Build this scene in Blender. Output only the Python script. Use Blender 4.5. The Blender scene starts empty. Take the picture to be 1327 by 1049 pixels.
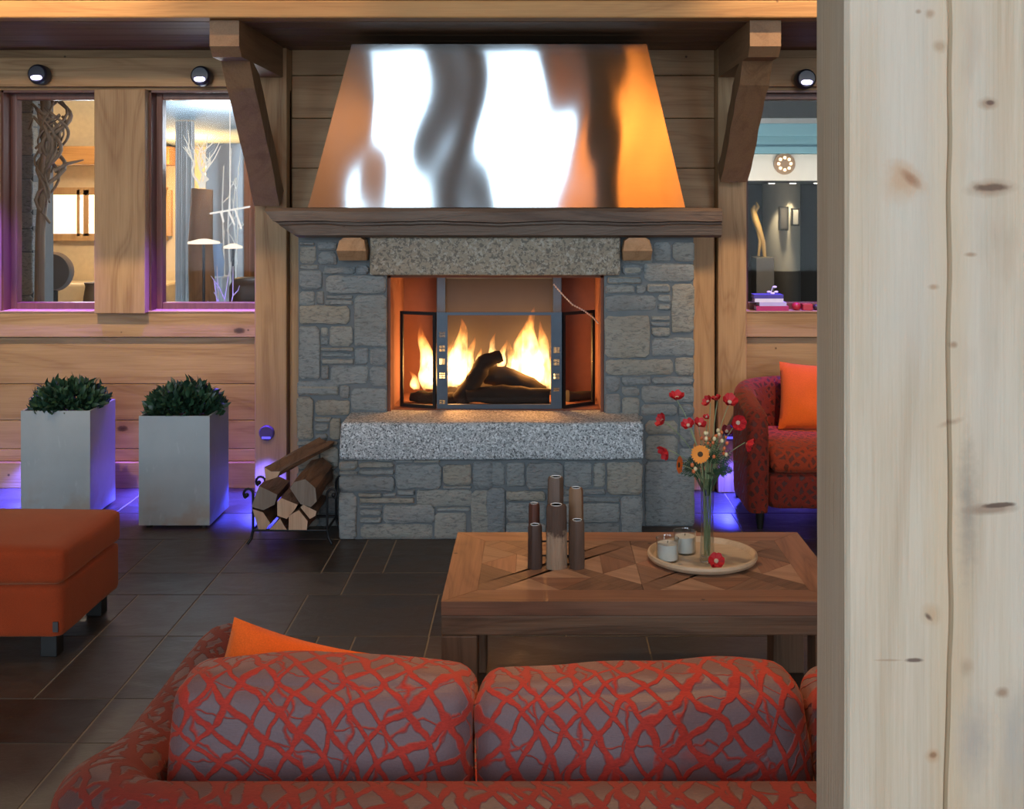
import bpy, bmesh, math, random
from mathutils import Vector, Matrix, Quaternion
from mathutils import noise as mnoise

C = bpy.context.scene.collection
PI = math.pi
F, CX, CY, H = 1500.0, 695.0, 262.0, 1.6
def PX(px, d): return (px - CX) * d / F
def PZ(py, d): return H - (py - CY) * d / F

# ------------------------------------------------------------------ node helpers
class NT:
    def __init__(s, name):
        s.m = bpy.data.materials.new(name); s.m.use_nodes = True
        s.t = s.m.node_tree; s.t.nodes.clear()
        s.out = s.t.nodes.new('ShaderNodeOutputMaterial')
    def n(s, typ, **kw):
        o = s.t.nodes.new('ShaderNode' + typ)
        for k, v in kw.items():
            if k.startswith('i_'):
                o.inputs[k[2:].replace('_', ' ')].default_value = v
            else: setattr(o, k, v)
        return o
    def l(s, a, b): s.t.links.new(a, b)
    def math(s, op, a, b=None, clamp=False):
        o = s.n('Math', operation=op); o.use_clamp = clamp
        for i, v in enumerate((a, b)):
            if v is None: continue
            if isinstance(v, (int, float)): o.inputs[i].default_value = v
            else: s.l(v, o.inputs[i])
        return o.outputs[0]
    def ramp(s, fac, stops, interp='LINEAR'):
        o = s.n('ValToRGB'); e = o.color_ramp.elements; o.color_ramp.interpolation = interp
        while len(e) < len(stops): e.new(0.5)
        for el, (p, c) in zip(e, stops):
            el.position = p
            el.color = (c, c, c, 1) if isinstance(c, (int, float)) else (*c, 1)
        s.l(fac, o.inputs[0]); return o.outputs[0]
    def mix(s, fac, a, b, mode='MIX'):
        o = s.n('Mix', data_type='RGBA', blend_type=mode)
        for sock, v in ((o.inputs[0], fac), (o.inputs[6], a), (o.inputs[7], b)):
            if isinstance(v, (int, float)): sock.default_value = v
            elif isinstance(v, tuple): sock.default_value = (*v, 1)
            else: s.l(v, sock)
        return o.outputs[2]
    def coords(s, kind='Object'): return s.n('TexCoord').outputs[kind]
    def mapping(s, vec, scale=(1,1,1), rot=(0,0,0), loc=(0,0,0)):
        o = s.n('Mapping'); s.l(vec, o.inputs[0])
        o.inputs['Scale'].default_value = scale; o.inputs['Rotation'].default_value = rot
        o.inputs['Location'].default_value = loc
        return o.outputs[0]
    def noise(s, vec, scale, detail=3, rough=.55, dist=0.0):
        o = s.n('TexNoise'); s.l(vec, o.inputs['Vector'])
        o.inputs['Scale'].default_value = scale; o.inputs['Detail'].default_value = detail
        o.inputs['Roughness'].default_value = rough; o.inputs['Distortion'].default_value = dist
        return o.outputs['Fac']
    def bsdf(s, color, rough=.5, bump=None, bstr=.3, bdist=.01, **kw):
        b = s.n('BsdfPrincipled')
        for k, v in (('Base Color', color), ('Roughness', rough)):
            if isinstance(v, (int, float)): b.inputs[k].default_value = v
            elif isinstance(v, tuple): b.inputs[k].default_value = (*v, 1)
            else: s.l(v, b.inputs[k])
        for k, v in kw.items():
            k = k.replace('_', ' ')
            b.inputs[k].default_value = (*v, 1) if isinstance(v, tuple) else v
        if bump is not None:
            o = s.n('Bump'); o.inputs['Strength'].default_value = bstr; o.inputs['Distance'].default_value = bdist
            s.l(bump, o.inputs['Height']); s.l(o.outputs[0], b.inputs['Normal'])
        s.l(b.outputs[0], s.out.inputs[0]); return b

def plain(name, col, rough=.5, **kw):
    t = NT(name); c = t.coords(); n = t.noise(c, 25, 3)
    t.bsdf(t.mix(n, tuple(x * .85 for x in col), tuple(min(1, x * 1.12) for x in col)), rough, **kw); return t.m

def wood(name, light, dark, axis='x', freq=9.0, contrast=1.0, knots=True, rough=.6, rot=0.0, grey=None, bump=.25, var=.28, knotden=1.0, island=True):
    """timber: grain runs along axis; every separate board is offset and tinted"""
    t = NT(name); co = t.coords()
    if island:
        isl = t.n('NewGeometry').outputs['Random Per Island']
        sc = t.n('VectorMath', operation='SCALE'); sc.inputs[0].default_value = (7.3, 11.9, 5.1); t.l(isl, sc.inputs['Scale'])
        ad = t.n('VectorMath', operation='ADD'); t.l(co, ad.inputs[0]); t.l(sc.outputs[0], ad.inputs[1]); co = ad.outputs[0]
    if rot: co = t.mapping(co, rot=(0, 0, rot))
    st = {'x': (.12, 1, 1), 'y': (1, .12, 1), 'z': (1, 1, .12)}[axis]
    fs = {'x': (.03, 1, 1), 'y': (1, .03, 1), 'z': (1, 1, .03)}[axis]
    ks = {'x': (.55, 1, 1), 'y': (1, .55, 1), 'z': (1, 1, .55)}[axis]
    m1 = t.mapping(co, st); mf = t.mapping(co, fs); mk = t.mapping(co, ks)
    low = t.noise(m1, 3.2, 2, .5, .4)
    rings = t.math('SINE', t.math('MULTIPLY', low, freq * 6.0))
    rings = t.ramp(t.math('ADD', t.math('MULTIPLY', rings, .5), .5), [(0, 0), (.55, .25), (.92, 1), (1, .55)])
    fine = t.noise(mf, 130, 3, .6)
    med = t.noise(m1, 14, 4, .6)
    f = t.math('ADD', t.math('MULTIPLY', rings, .5 * contrast), t.math('MULTIPLY', t.math('SUBTRACT', fine, .37), 1.15))
    f = t.math('ADD', f, t.math('MULTIPLY', t.math('SUBTRACT', med, .5), .95), clamp=True)
    col = t.mix(f, light, dark)
    big = t.noise(co, 1.7, 2)
    col = t.mix(t.ramp(big, [(.3, 0), (.75, .45)]), col, tuple(a * .5 + b * .5 for a, b in zip(light, dark)))
    if grey: col = t.mix(t.ramp(t.noise(m1, 4.5, 3), [(.46, 0), (.64, .8)]), col, grey)
    if island:
        hv = t.n('HueSaturation'); t.l(col, hv.inputs['Color'])
        t.l(t.math('ADD', t.math('MULTIPLY', isl, var), 1 - var * .5), hv.inputs['Value']); col = hv.outputs[0]
    if knots:
        v = t.n('TexVoronoi'); t.l(mk, v.inputs['Vector']); v.inputs['Scale'].default_value = 3.6 * knotden
        d = t.math('ADD', v.outputs['Distance'], t.math('MULTIPLY', t.math('SUBTRACT', t.noise(co, 60, 2), .5), .035))
        sep = t.n('SeparateColor'); t.l(v.outputs['Color'], sep.inputs[0])
        on = t.math('GREATER_THAN', sep.outputs[0], .45)
        k = t.math('MULTIPLY', t.ramp(d, [(.025, 1), (.05, .75), (.07, 0)]), on)
        halo = t.math('MULTIPLY', t.ramp(d, [(.05, .5), (.17, 0)]), on)
        col = t.mix(halo, col, tuple(a * .8 for a in dark))
        col = t.mix(k, col, tuple(a * .28 for a in dark))
        v2 = t.n('TexVoronoi'); t.l(co, v2.inputs['Vector']); v2.inputs['Scale'].default_value = 6.5       # nail heads and pin knots
        sp2 = t.n('SeparateColor'); t.l(v2.outputs['Color'], sp2.inputs[0])
        col = t.mix(t.math('MULTIPLY', t.ramp(v2.outputs['Distance'], [(.03, .85), (.055, 0)]), t.math('GREATER_THAN', sp2.outputs[1], .5)), col, tuple(a * .25 for a in dark))
    t.bsdf(col, rough, bump=t.math('ADD', fine, t.math('MULTIPLY', rings, .4)), bstr=bump, bdist=.004)
    return t.m

def stone_mat(name):
    t = NT(name); co = t.coords(); isl = t.n('NewGeometry').outputs['Random Per Island']
    base = t.ramp(isl, [(0, (.24, .25, .245)), (.18, (.30, .315, .305)), (.34, (.235, .265, .28)), (.48, (.37, .325, .25)), (.6, (.28, .30, .295)), (.74, (.35, .335, .285)), (.88, (.21, .235, .245)), (.95, (.39, .345, .265))], 'CONSTANT')
    n1 = t.noise(co, 9, 5, .65); n2 = t.noise(t.mapping(co, (1, 1, 2.6)), 34, 6, .7, .6)
    col = t.mix(t.ramp(n1, [(.3, 0), (.7, 1)]), base, t.mix(.5, base, (.40, .41, .39)))
    col = t.mix(t.ramp(n2, [(.33, .7), (.5, 0)]), col, (.085, .095, .10))
    col = t.mix(t.ramp(n2, [(.6, 0), (.78, .7)]), col, (.46, .48, .48))
    col = t.mix(t.ramp(t.noise(co, 2.6, 2), [(.52, 0), (.7, .3)]), col, (.25, .2, .14))
    t.bsdf(col, .85, bump=t.math('ADD', n2, n1), bstr=.9, bdist=.012); return t.m

def granite(name, base, spot, light, rough=.7, scale=110, thr=.5):
    t = NT(name); co = t.coords()
    n = t.noise(co, scale, 2, .6, .6); n2 = t.noise(co, scale * .8, 1, .5, 1.0); lo = t.noise(co, 4, 3)
    col = t.mix(t.ramp(lo, [(.35, 0), (.7, .45)]), base, tuple(x * .6 for x in base))
    col = t.mix(t.ramp(n2, [(thr, 0), (thr + .12, .85)]), col, light)
    col = t.mix(t.ramp(n, [(.40, .95), (.48, 0)]), col, spot)
    t.bsdf(col, rough, bump=n, bstr=.6, bdist=.006); return t.m

def lattice_fabric(name, line, ground, period=.052, thick=.77, warp=1.1, seed=0.0):
    """burnt-out velvet: wandering strokes of red pile over a satin ground"""
    t = NT(name); co = t.mapping(t.coords(), loc=(seed, seed * .7, seed * .3))
    w1 = t.noise(co, 3.4, 2); w2 = t.noise(t.mapping(co, loc=(9, 4, 2)), 3.9, 2); wf = t.noise(co, 22, 2)
    out = None
    for k, (d, per, w, th) in enumerate((((.80, .45, .60), period, w1, thick), ((.74, -.5, -.62), period * 1.08, w2, thick + .02), ((.25, .6, .95), period * 1.9, w2, thick + .20), ((.97, .2, -.2), period * 2.1, w1, thick + .17))):
        dt = t.n('VectorMath', operation='DOT_PRODUCT'); t.l(co, dt.inputs[0]); dt.inputs[1].default_value = d
        u = t.math('ADD', t.math('MULTIPLY', dt.outputs['Value'], 1 / per), t.math('ADD', t.math('MULTIPLY', w, warp * 3.2), t.math('MULTIPLY', wf, .55)))
        tri = t.math('MULTIPLY', t.math('ABSOLUTE', t.math('SUBTRACT', t.math('FRACT', u), .5)), 2)
        li = t.ramp(tri, [(th - .05, 0), (th + .05, 1)])
        out = li if out is None else t.math('MAXIMUM', out, li)
    # places where the pile grows dense
    out = t.math('MAXIMUM', out, t.ramp(t.noise(co, 6.5, 3), [(.67, 0), (.75, .6)]))
    fib = t.noise(t.mapping(co, rot=(.3, .2, .5), scale=(1, 5, 3)), 120, 3)
    lc = t.mix(fib, tuple(x * .6 for x in line), tuple(min(1, x * 1.5) for x in line))
    gc = t.mix(t.noise(co, 260, 2), tuple(x * .85 for x in ground), tuple(x * 1.15 for x in ground))
    col = t.mix(out, gc, lc)
    b = t.bsdf(col, t.mix(out, (.48,) * 3, (.85,) * 3), bump=t.math('ADD', out, t.math('MULTIPLY', fib, .3)), bstr=.6, bdist=.004)
    b.inputs['Sheen Weight'].default_value = .25; b.inputs['Sheen Tint'].default_value = (1, .35, .2, 1); b.inputs['Sheen Roughness'].default_value = .5
    b.inputs['Specular IOR Level'].default_value = .25
    return t.m

def cloth(name, col, scale=320):
    t = NT(name); co = t.coords(); n = t.noise(co, scale, 2); lo = t.noise(co, 7, 3)
    c = t.mix(lo, tuple(x * .8 for x in col), tuple(min(1, x * 1.2) for x in col))
    b = t.bsdf(t.mix(t.ramp(n, [(.3, .35), (.7, 0)]), c, tuple(x * .4 for x in col)), .9, bump=n, bstr=.35, bdist=.003)
    b.inputs['Sheen Weight'].default_value = .3; b.inputs['Sheen Tint'].default_value = (1, .5, .25, 1)
    b.inputs['Specular IOR Level'].default_value = .2; return t.m

def glow(name, col, strength):
    t = NT(name); e = t.n('Emission'); e.inputs[0].default_value = (*col, 1); e.inputs[1].default_value = strength
    t.l(e.outputs[0], t.out.inputs[0]); return t.m

def pane_glass(name, refl=.9, tint=(1, 1, 1)):
    t = NT(name); tr = t.n('BsdfTransparent'); tr.inputs[0].default_value = (*tint, 1)
    gl = t.n('BsdfGlossy'); gl.inputs['Roughness'].default_value = .02
    g = t.n('NewGeometry'); dp = t.n('VectorMath', operation='DOT_PRODUCT'); t.l(g.outputs['Normal'], dp.inputs[0]); t.l(g.outputs['Incoming'], dp.inputs[1])
    k = t.math('POWER', t.math('SUBTRACT', 1.0, t.math('ABSOLUTE', dp.outputs['Value']), True), 5.0); mx = t.n('MixShader')
    t.l(t.math('MULTIPLY', t.math('ADD', t.math('MULTIPLY', k, .96), .04), refl, True), mx.inputs[0]); t.l(tr.outputs[0], mx.inputs[1]); t.l(gl.outputs[0], mx.inputs[2])
    t.l(mx.outputs[0], t.out.inputs[0]); return t.m

# ------------------------------------------------------------------ mesh builder
class MB:
    def __init__(s, seed=0): s.bm = bmesh.new(); s.mi = 0; s.r = random.Random(seed)
    def face(s, vs):
        try: f = s.bm.faces.new(vs); f.material_index = s.mi; return f
        except ValueError: return None
    def v(s, p): return s.bm.verts.new(p)
    def box(s, x0, x1, y0, y1, z0, z1, bev=0.0, M=None, seg=2):
        ps = [(x, y, z) for x in (x0, x1) for y in (y0, y1) for z in (z0, z1)]
        vs = [s.v(M @ Vector(p) if M else p) for p in ps]
        fs = [s.face([vs[i] for i in q]) for q in ((0, 1, 3, 2), (4, 6, 7, 5), (0, 4, 5, 1), (2, 3, 7, 6), (0, 2, 6, 4), (1, 5, 7, 3))]
        if bev:
            es = list({e for f in fs for e in f.edges})
            g = bmesh.ops.bevel(s.bm, geom=es, offset=bev, segments=seg, affect='EDGES', profile=.5)
            for f in g['faces']: f.material_index = s.mi
        return s
    def tube(s, pts, rad, seg=10, cap=True, sq=(1, 1)):
        pts = [Vector(p) for p in pts]; n = len(pts)
        if isinstance(rad, (int, float)): rad = [rad] * n
        T = [(pts[min(i + 1, n - 1)] - pts[max(i - 1, 0)]).normalized() for i in range(n)]
        up = Vector((0, 0, 1)) if abs(T[0].z) < .9 else Vector((1, 0, 0))
        N = (up - T[0] * up.dot(T[0])).normalized(); rings = []
        for i in range(n):
            N = (N - T[i] * N.dot(T[i])).normalized(); B = T[i].cross(N)
            rings.append([s.v(pts[i] + (N * math.cos(a) * sq[0] + B * math.sin(a) * sq[1]) * rad[i]) for a in (2 * PI * k / seg for k in range(seg))])
        s.skin(rings, cap); return s
    def skin(s, rings, cap=True, close=True):
        for a, b in zip(rings, rings[1:]):
            m = len(a)
            for k in range(m if close else m - 1): s.face([a[k], a[(k + 1) % m], b[(k + 1) % m], b[k]])
        if cap and close:
            s.face(rings[0][::-1]); s.face(rings[-1])
    def lathe(s, prof, c=(0, 0, 0), seg=32, M=None, cap=True):
        rings = []
        for r, z in prof:
            rings.append([s.v((M @ Vector((r * math.cos(a), r * math.sin(a), z)) if M else Vector((c[0] + r * math.cos(a), c[1] + r * math.sin(a), c[2] + z)))) for a in (2 * PI * k / seg for k in range(seg))])
        s.skin(rings, cap); return s
    def prism(s, poly, off, top_jit=0.0):
        off = Vector(off); a = [s.v(p) for p in poly]; b = [s.v(Vector(p) + off) for p in poly]
        s.skin([a, b]); return s
    def sphere(s, c, r, sub=2, sc=(1, 1, 1)):
        g = bmesh.ops.create_icosphere(s.bm, subdivisions=sub, radius=r, matrix=Matrix.Translation(c) @ Matrix.Diagonal((*sc, 1)))
        for v in g['verts']:
            for f in v.link_faces: f.material_index = s.mi
        return s
    def cushion(s, half, rad, bulge=(0, 0, 0), n=14, M=None, wr=0.0, seed=0):
        """soft box: rounded edges, swollen faces, faint wrinkles"""
        hx, hy, hz = half; grid = {}
        def pt(p):
            key = tuple(round(c, 5) for c in p)
            if key in grid: return grid[key]
            q = Vector((p[0] * hx, p[1] * hy, p[2] * hz))
            inn = Vector([max(-(h - rad), min(h - rad, c)) for c, h in zip(q, half)])
            d = q - inn
            if d.length > 0: q = inn + d.normalized() * rad
            k = [1 - abs(c) ** 2.2 for c in p]
            q.x += bulge[0] * p[0] * k[1] * k[2]; q.y += bulge[1] * p[1] * k[0] * k[2]; q.z += bulge[2] * p[2] * k[0] * k[1]
            if wr: q += mnoise.noise_vector(q * 7 + Vector((seed, 0, 0))) * wr
            grid[key] = s.v(M @ q if M else q); return grid[key]
        ts = [math.copysign(1 - (1 - abs(u)) ** 1.25, u) for u in (-1 + 2 * i / n for i in range(n + 1))]
        for ax in range(3):
            for sg in (-1, 1):
                for i in range(n):
                    for j in range(n):
                        q = []
                        for a, b in ((ts[i], ts[j]), (ts[i + 1], ts[j]), (ts[i + 1], ts[j + 1]), (ts[i], ts[j + 1])):
                            p = [0, 0, 0]; p[ax] = sg; p[(ax + 1) % 3] = a; p[(ax + 2) % 3] = b; q.append(pt(p))
                        s.face(q if sg > 0 else q[::-1])
        return s
    def build(s, name, mat, parent=None, smooth=False, loc=None, merge=False):
        bm = s.bm
        if merge: bmesh.ops.remove_doubles(bm, verts=bm.verts, dist=1e-5)
        bmesh.ops.recalc_face_normals(bm, faces=bm.faces)
        me = bpy.data.meshes.new(name); bm.to_mesh(me); bm.free()
        for m in (mat if isinstance(mat, (list, tuple)) else [mat]): me.materials.append(m)
        if smooth:
            for p in me.polygons: p.use_smooth = True
            try: me.set_sharp_from_angle(angle=math.radians(smooth if smooth is not True else 50))
            except Exception: pass
        o = bpy.data.objects.new(name, me); C.objects.link(o)
        if parent: o.parent = parent
        if loc: o.location = loc
        return o

def tag(o, label, cat, group=None, kind=None):
    o['label'] = label; o['category'] = cat
    if group: o['group'] = group
    if kind: o['kind'] = kind
    return o
def thing(name, label, cat, loc=(0, 0, 0), rz=0, group=None):
    o = bpy.data.objects.new(name, None); o.empty_display_size = .05; C.objects.link(o)
    o.location = loc; o.rotation_euler = (0, 0, rz); return tag(o, label, cat, group)
def struct(o): o['kind'] = 'structure'; return o
def dup(root, label=None):
    r = root.copy(); C.objects.link(r)
    if label: r['label'] = label
    for ch in list(root.children):
        c = ch.copy(); C.objects.link(c); c.parent = r
        for g in list(ch.children):
            d = g.copy(); C.objects.link(d); d.parent = c
    return r
def to_dir(d):
    return Vector((0, 0, 1)).rotation_difference(Vector(d).normalized()).to_matrix().to_4x4()

# ------------------------------------------------------------------ materials
PINE_L, PINE_D = (.47, .295, .145), (.25, .125, .05)
m_wx = wood('pine_boards_along', PINE_L, PINE_D, 'x')
m_wz = wood('pine_boards_upright', PINE_L, PINE_D, 'z')
m_wy = wood('pine_boards_deep', PINE_L, PINE_D, 'y')
m_beam = wood('golden_beam', (.54, .29, .10), (.30, .13, .04), 'x', contrast=.7)
m_corb = wood('corbel_timber', (.33, .19, .095), (.18, .09, .04), 'y', contrast=.8, knots=False)
m_brace = wood('brace_timber', (.31, .18, .09), (.16, .08, .037), 'z', contrast=.7)
m_mantel = wood('weathered_oak', (.17, .105, .07), (.055, .03, .02), 'x', freq=14, bump=1.0, grey=(.18, .135, .105))
m_stub = wood('sawn_stub', (.50, .29, .15), (.28, .14, .06), 'y', knots=False)
m_post = wood('bleached_post', (.63, .55, .43), (.42, .315, .20), 'z', freq=3.5, contrast=.55, knots=True, grey=(.56, .53, .46), bump=.5, island=False, knotden=.75)
m_table = wood('reclaimed_teak', (.37, .175, .098), (.17, .075, .043), 'x', freq=12, var=.5, knotden=1.6, rough=.5)
m_tabley = wood('reclaimed_teak_across', (.37, .175, .098), (.17, .075, .043), 'y', freq=12, var=.5, knotden=1.6, rough=.5)
m_tabled = wood('reclaimed_teak_diagonal', (.30, .155, .09), (.14, .07, .04), 'x', freq=12, rot=PI / 4, var=.5, rough=.5)
m_tablee = wood('reclaimed_teak_diagonal_other', (.30, .155, .09), (.14, .07, .04), 'x', freq=12, rot=-PI / 4, var=.5, rough=.5)
m_tlight = wood('reclaimed_teak_pale', (.47, .27, .165), (.24, .125, .07), 'x', freq=12, rot=.5, var=.45, rough=.5)
m_tleg = wood('reclaimed_teak_dark', (.27, .15, .085), (.11, .058, .033), 'x', freq=12, var=.3, bump=.4)
m_tlegz = wood('reclaimed_teak_leg', (.25, .14, .08), (.11, .058, .033), 'z', freq=12, var=.3, bump=.4)
m_stone = stone_mat('field_stone')
m_mortar = plain('mortar', (.16, .175, .18), .95)
m_hearth = granite('hearth_granite', (.46, .49, .50), (.10, .11, .12), (.80, .83, .84))
m_lintel = granite('lintel_granite', (.34, .28, .20), (.14, .12, .095), (.42, .38, .31), scale=70, thr=.52)  # tan base stands in for warm light falling on the lintel
m_iron = plain('black_iron', (.018, .018, .02), .45, Metallic=.6)
m_steel = plain('dark_steel', (.07, .085, .105), .4, Metallic=.7)
m_brick = plain('fire_brick', (.20, .075, .045), .9)
m_soot = plain('sooty_back', (.032, .027, .025), .6)
m_char = plain('charred_wood', (.018, .014, .012), .9)
m_frame = wood('red_brown_frame', (.16, .055, .035), (.085, .028, .02), 'z', knots=False, rough=.4)
m_glass = pane_glass('window_glass', .1)
m_jar = pane_glass('clear_glass', 2.4, (.95, .97, .96))
m_orange = cloth('orange_fabric', (.72, .12, .014))
m_ottoman = cloth('burnt_orange_fabric', (.33, .046, .011))
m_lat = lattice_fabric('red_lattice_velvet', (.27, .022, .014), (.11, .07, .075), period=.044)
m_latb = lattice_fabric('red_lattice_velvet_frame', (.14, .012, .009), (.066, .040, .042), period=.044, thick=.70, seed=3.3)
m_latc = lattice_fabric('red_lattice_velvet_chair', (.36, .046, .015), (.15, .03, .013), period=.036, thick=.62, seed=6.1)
m_latc_shaded = lattice_fabric('red_lattice_velvet_chair_shaded', (.19, .022, .012), (.07, .018, .013), period=.036, thick=.6, seed=6.1)  # darker copy of the chair velvet; shade on the front is in the colour
m_black = plain('black_lacquer', (.012, .011, .01), .4)
m_white = plain('white_paint', (.75, .74, .71), .6)
m_wax = plain('white_wax', (.85, .83, .78), .5)
m_alu = plain('tealight_cup', (.75, .75, .76), .3, Metallic=.9)
m_tray = wood('cream_tray_wood', (.66, .50, .33), (.46, .31, .18), 'x', knots=False, contrast=.5, island=False, rough=.45)
m_green = plain('leaf_green', (.035, .085, .04), .45)
m_green2 = plain('leaf_dark', (.018, .05, .028), .4)
m_stem = plain('stem_green', (.25, .31, .15), .5)
m_red = plain('red_petal', (.52, .012, .018), .6)
m_darkred = plain('dark_red_petal', (.17, .008, .018), .6)
m_ger = plain('orange_petal', (.85, .26, .012), .6)
m_ger2 = plain('deep_orange_petal', (.80, .15, .012), .6)
m_ctr = plain('flower_eye', (.06, .03, .01), .8)
m_pist = plain('pale_pistil', (.55, .42, .30), .8)
m_berry = plain('berry_orange', (.62, .16, .05), .35)
m_berry2 = plain('berry_cream', (.75, .62, .36), .4)

def planter_mat():
    t = NT('brushed_zinc'); co = t.coords()
    n = t.noise(co, 5, 4); n2 = t.noise(t.mapping(co, (1, 1, .3)), 30, 4)
    col = t.mix(n, (.30, .335, .35), (.44, .475, .485)); col = t.mix(t.ramp(n2, [(.62, 0), (.72, .5)]), col, (.5, .53, .54))
    sep = t.n('SeparateXYZ'); t.l(co, sep.inputs[0])
    rust = t.math('MULTIPLY', t.ramp(t.noise(co, 6.5, 3), [(.5, 0), (.62, .55)]), t.ramp(sep.outputs[2], [(.02, 1), (.22, 0)]))
    col = t.mix(rust, col, (.34, .21, .10))
    t.bsdf(col, .48, bump=n2, bstr=.1, bdist=.004, Metallic=.25); return t.m
m_zinc = planter_mat()

def slate():
    t = NT('slate_tiles'); co = t.coords(); isl = t.n('NewGeometry').outputs['Random Per Island']
    n = t.noise(t.mapping(co, (1, 2, 1)), 6, 6, .6, .8); n2 = t.noise(co, 40, 4)
    col = t.mix(n, (.026, .019, .015), (.074, .055, .042))
    hv = t.n('HueSaturation'); t.l(col, hv.inputs['Color']); t.l(t.math('ADD', t.math('MULTIPLY', isl, .7), .65), hv.inputs['Value'])
    t.bsdf(hv.outputs[0], t.ramp(n, [(.3, .32), (.7, .52)]), bump=t.math('ADD', n, t.math('MULTIPLY', n2, .4)), bstr=.35, bdist=.006); return t.m
m_slate = slate(); m_grout = plain('pale_grout', (.26, .21, .15), .9)

def brushed():
    t = NT('brushed_steel_sheet'); co = t.coords()
    n = t.noise(t.mapping(co, (.02, 1, 1)), 420, 2)
    b = t.bsdf(t.mix(n, (.46, .47, .48), (.55, .55, .55)), .10, Metallic=1.0)
    b.inputs['Anisotropic'].default_value = .93; b.inputs['Anisotropic Rotation'].default_value = .25
    tg = t.n('Tangent', direction_type='RADIAL', axis='Z'); t.l(tg.outputs[0], b.inputs['Tangent']); return t.m
m_hood = brushed()

def flame_mat():
    t = NT('flame_gas'); g = t.n('SeparateXYZ'); t.l(t.coords('Generated'), g.inputs[0]); z = g.outputs[2]
    no = t.noise(t.mapping(t.coords(), (1, 1, .45)), 26, 3)
    col = t.ramp(z, [(0, (1, .55, .18)), (.45, (1, .62, .22)), (.8, (1, .34, .06)), (1, (1, .2, .03))])
    st = t.math('MULTIPLY', t.ramp(z, [(0, .55), (.2, 1), (.6, .62), (1, .12)]), t.ramp(no, [(.36, .12), (.62, 1)]))
    e = t.n('Emission'); t.l(col, e.inputs[0]); t.l(t.math('MULTIPLY', st, 230), e.inputs[1]); t.l(e.outputs[0], t.out.inputs['Volume']); return t.m
m_flame = flame_mat()

# ------------------------------------------------------------------ SETTING
WY = 6.49                                                    # face of the timber wall
ZB = [0, .146, .215, .375, .579, .843]
def boards_h(mb, x0, x1, zs, y0, y1, cuts=()):
    xs = [x0, *cuts, x1]
    for a, b in zip(zs, zs[1:]):
        for c, d in zip(xs, xs[1:]): mb.box(c + .001, d - .001, y0, y1, a + .0015, b - .0015, .003, seg=1)

# floor: rows of slate tiles with pale joints
mb = MB(3)
ys = [-4.6, -3.9, -3.2, -2.7, -2.0, -1.4, -.8, -.2, .3, .9, 1.4, 1.95, 2.5, 2.98, 3.42, 3.727, 4.263, 4.715, 4.99, 5.49, 5.95, 6.49]
fixed = {4.263: [-.93, -.397, .11], 4.715: [-.797], 4.99: [-.93, -.797, -.663, -.2], 3.727: [-1.62, -.80, -.666, -.395], 3.42: [-.5], 5.49: [-.4, .2]}
for r_i, (a, b) in enumerate(zip(ys, ys[1:])):
    xs = [-1.365]
    f = fixed.get(a, [])
    x = -1.365
    for q in f:
        if q > x: xs.append(q); x = q
    while x < 5.0: x += mb.r.choice([.27, .4, .53, .66, .8]); xs.append(min(x, 5.2))
    x = -1.365
    if a in (3.727, 4.263): xs.append(-1.62); x = -1.62
    while x > -6: x -= mb.r.choice([.4, .53, .66, .8]); xs.append(max(x, -6.1))
    xs = sorted(set(xs))
    for c, d in zip(xs, xs[1:]):
        if d - c > .02: mb.box(c + .003, d - .003, a + .003, b - .003, -.02, 0, .0015, seg=1)
mb.mi = 1; mb.box(-6.1, 5.2, -4.6, 6.49, -.1, -.0025)
struct(mb.build('floor', [m_slate, m_grout]))

# wall with the fireplace and the inner windows
W1, W2, W3 = (-2.99, -2.445), (-2.164, -1.545), (1.155, 1.95)
ZS, ZT = .985, 2.225
mb = MB(5)
boards_h(mb, -6.1, -1.372, ZB[1:], WY, WY + .15, (-4.3,)); boards_h(mb, 1.0, 5.2, ZB[1:], WY, WY + .15, (3.2,))
mb.box(-6.1, -1.372, WY + .01, WY + .15, 0, .15); mb.box(1.0, 5.2, WY + .01, WY + .15, 0, .15)
boards_h(mb, -6.1, W1[0], [ZS - .14, 1.2, 1.45, 1.7, 1.95, ZT], WY, WY + .15)
boards_h(mb, W3[1], 5.2, [ZS - .14, 1.2, 1.45, 1.7, 1.95, ZT], WY, WY + .15)
boards_h(mb, -1.372, 1.0, [0, .27, .52, .77, 1.02, 1.27, 1.52, 1.79, 2.07, 2.31, 2.47], WY, WY + .15)
boards_h(mb, -6.1, -1.372, [ZT, 2.47], WY, WY + .15); boards_h(mb, 1.0, 5.2, [ZT, 2.47], WY, WY + .15)
mb.box(-6.1, 5.2, WY, WY + .15, 2.47, 2.6)
mb.box(W1[0] - .01, W3[1] + .01, WY + .02, WY + .15, ZS - .14, ZS - .004) if False else None
mb.box(W1[0], -1.372, WY + .01, WY + .15, ZS - .14, ZS - .004); mb.box(1.0, W3[1], WY + .01, WY + .15, ZS - .14, ZS - .004)
struct(mb.build('wall_back', m_wx))
mb = MB(6); mb.box(W1[1], W2[0], 6.40, WY + .15, ZS - .002, ZT, .004); mb.box(W2[1], -1.372, 6.44, WY + .15, ZS - .002, ZT, .003)
mb.box(1.0, W3[0], 6.44, WY + .15, ZS - .002, ZT, .003); mb.box(-3.25, W1[0], 6.42, WY + .15, ZS - .002, ZT, .004)
struct(mb.build('trim_1', m_wz))                                      # upright boards between the windows
mb = MB(7)
for a, b in ((-6.1, -1.549), (1.16, 5.2)):
    mb.box(a, b, 6.455, WY, .846, ZS - .003, .004); mb.box(a, b, 6.44, WY, ZT + .018, 2.405, .004)
struct(mb.build('trim_2', m_wx))                                      # rails under and over the windows
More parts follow.
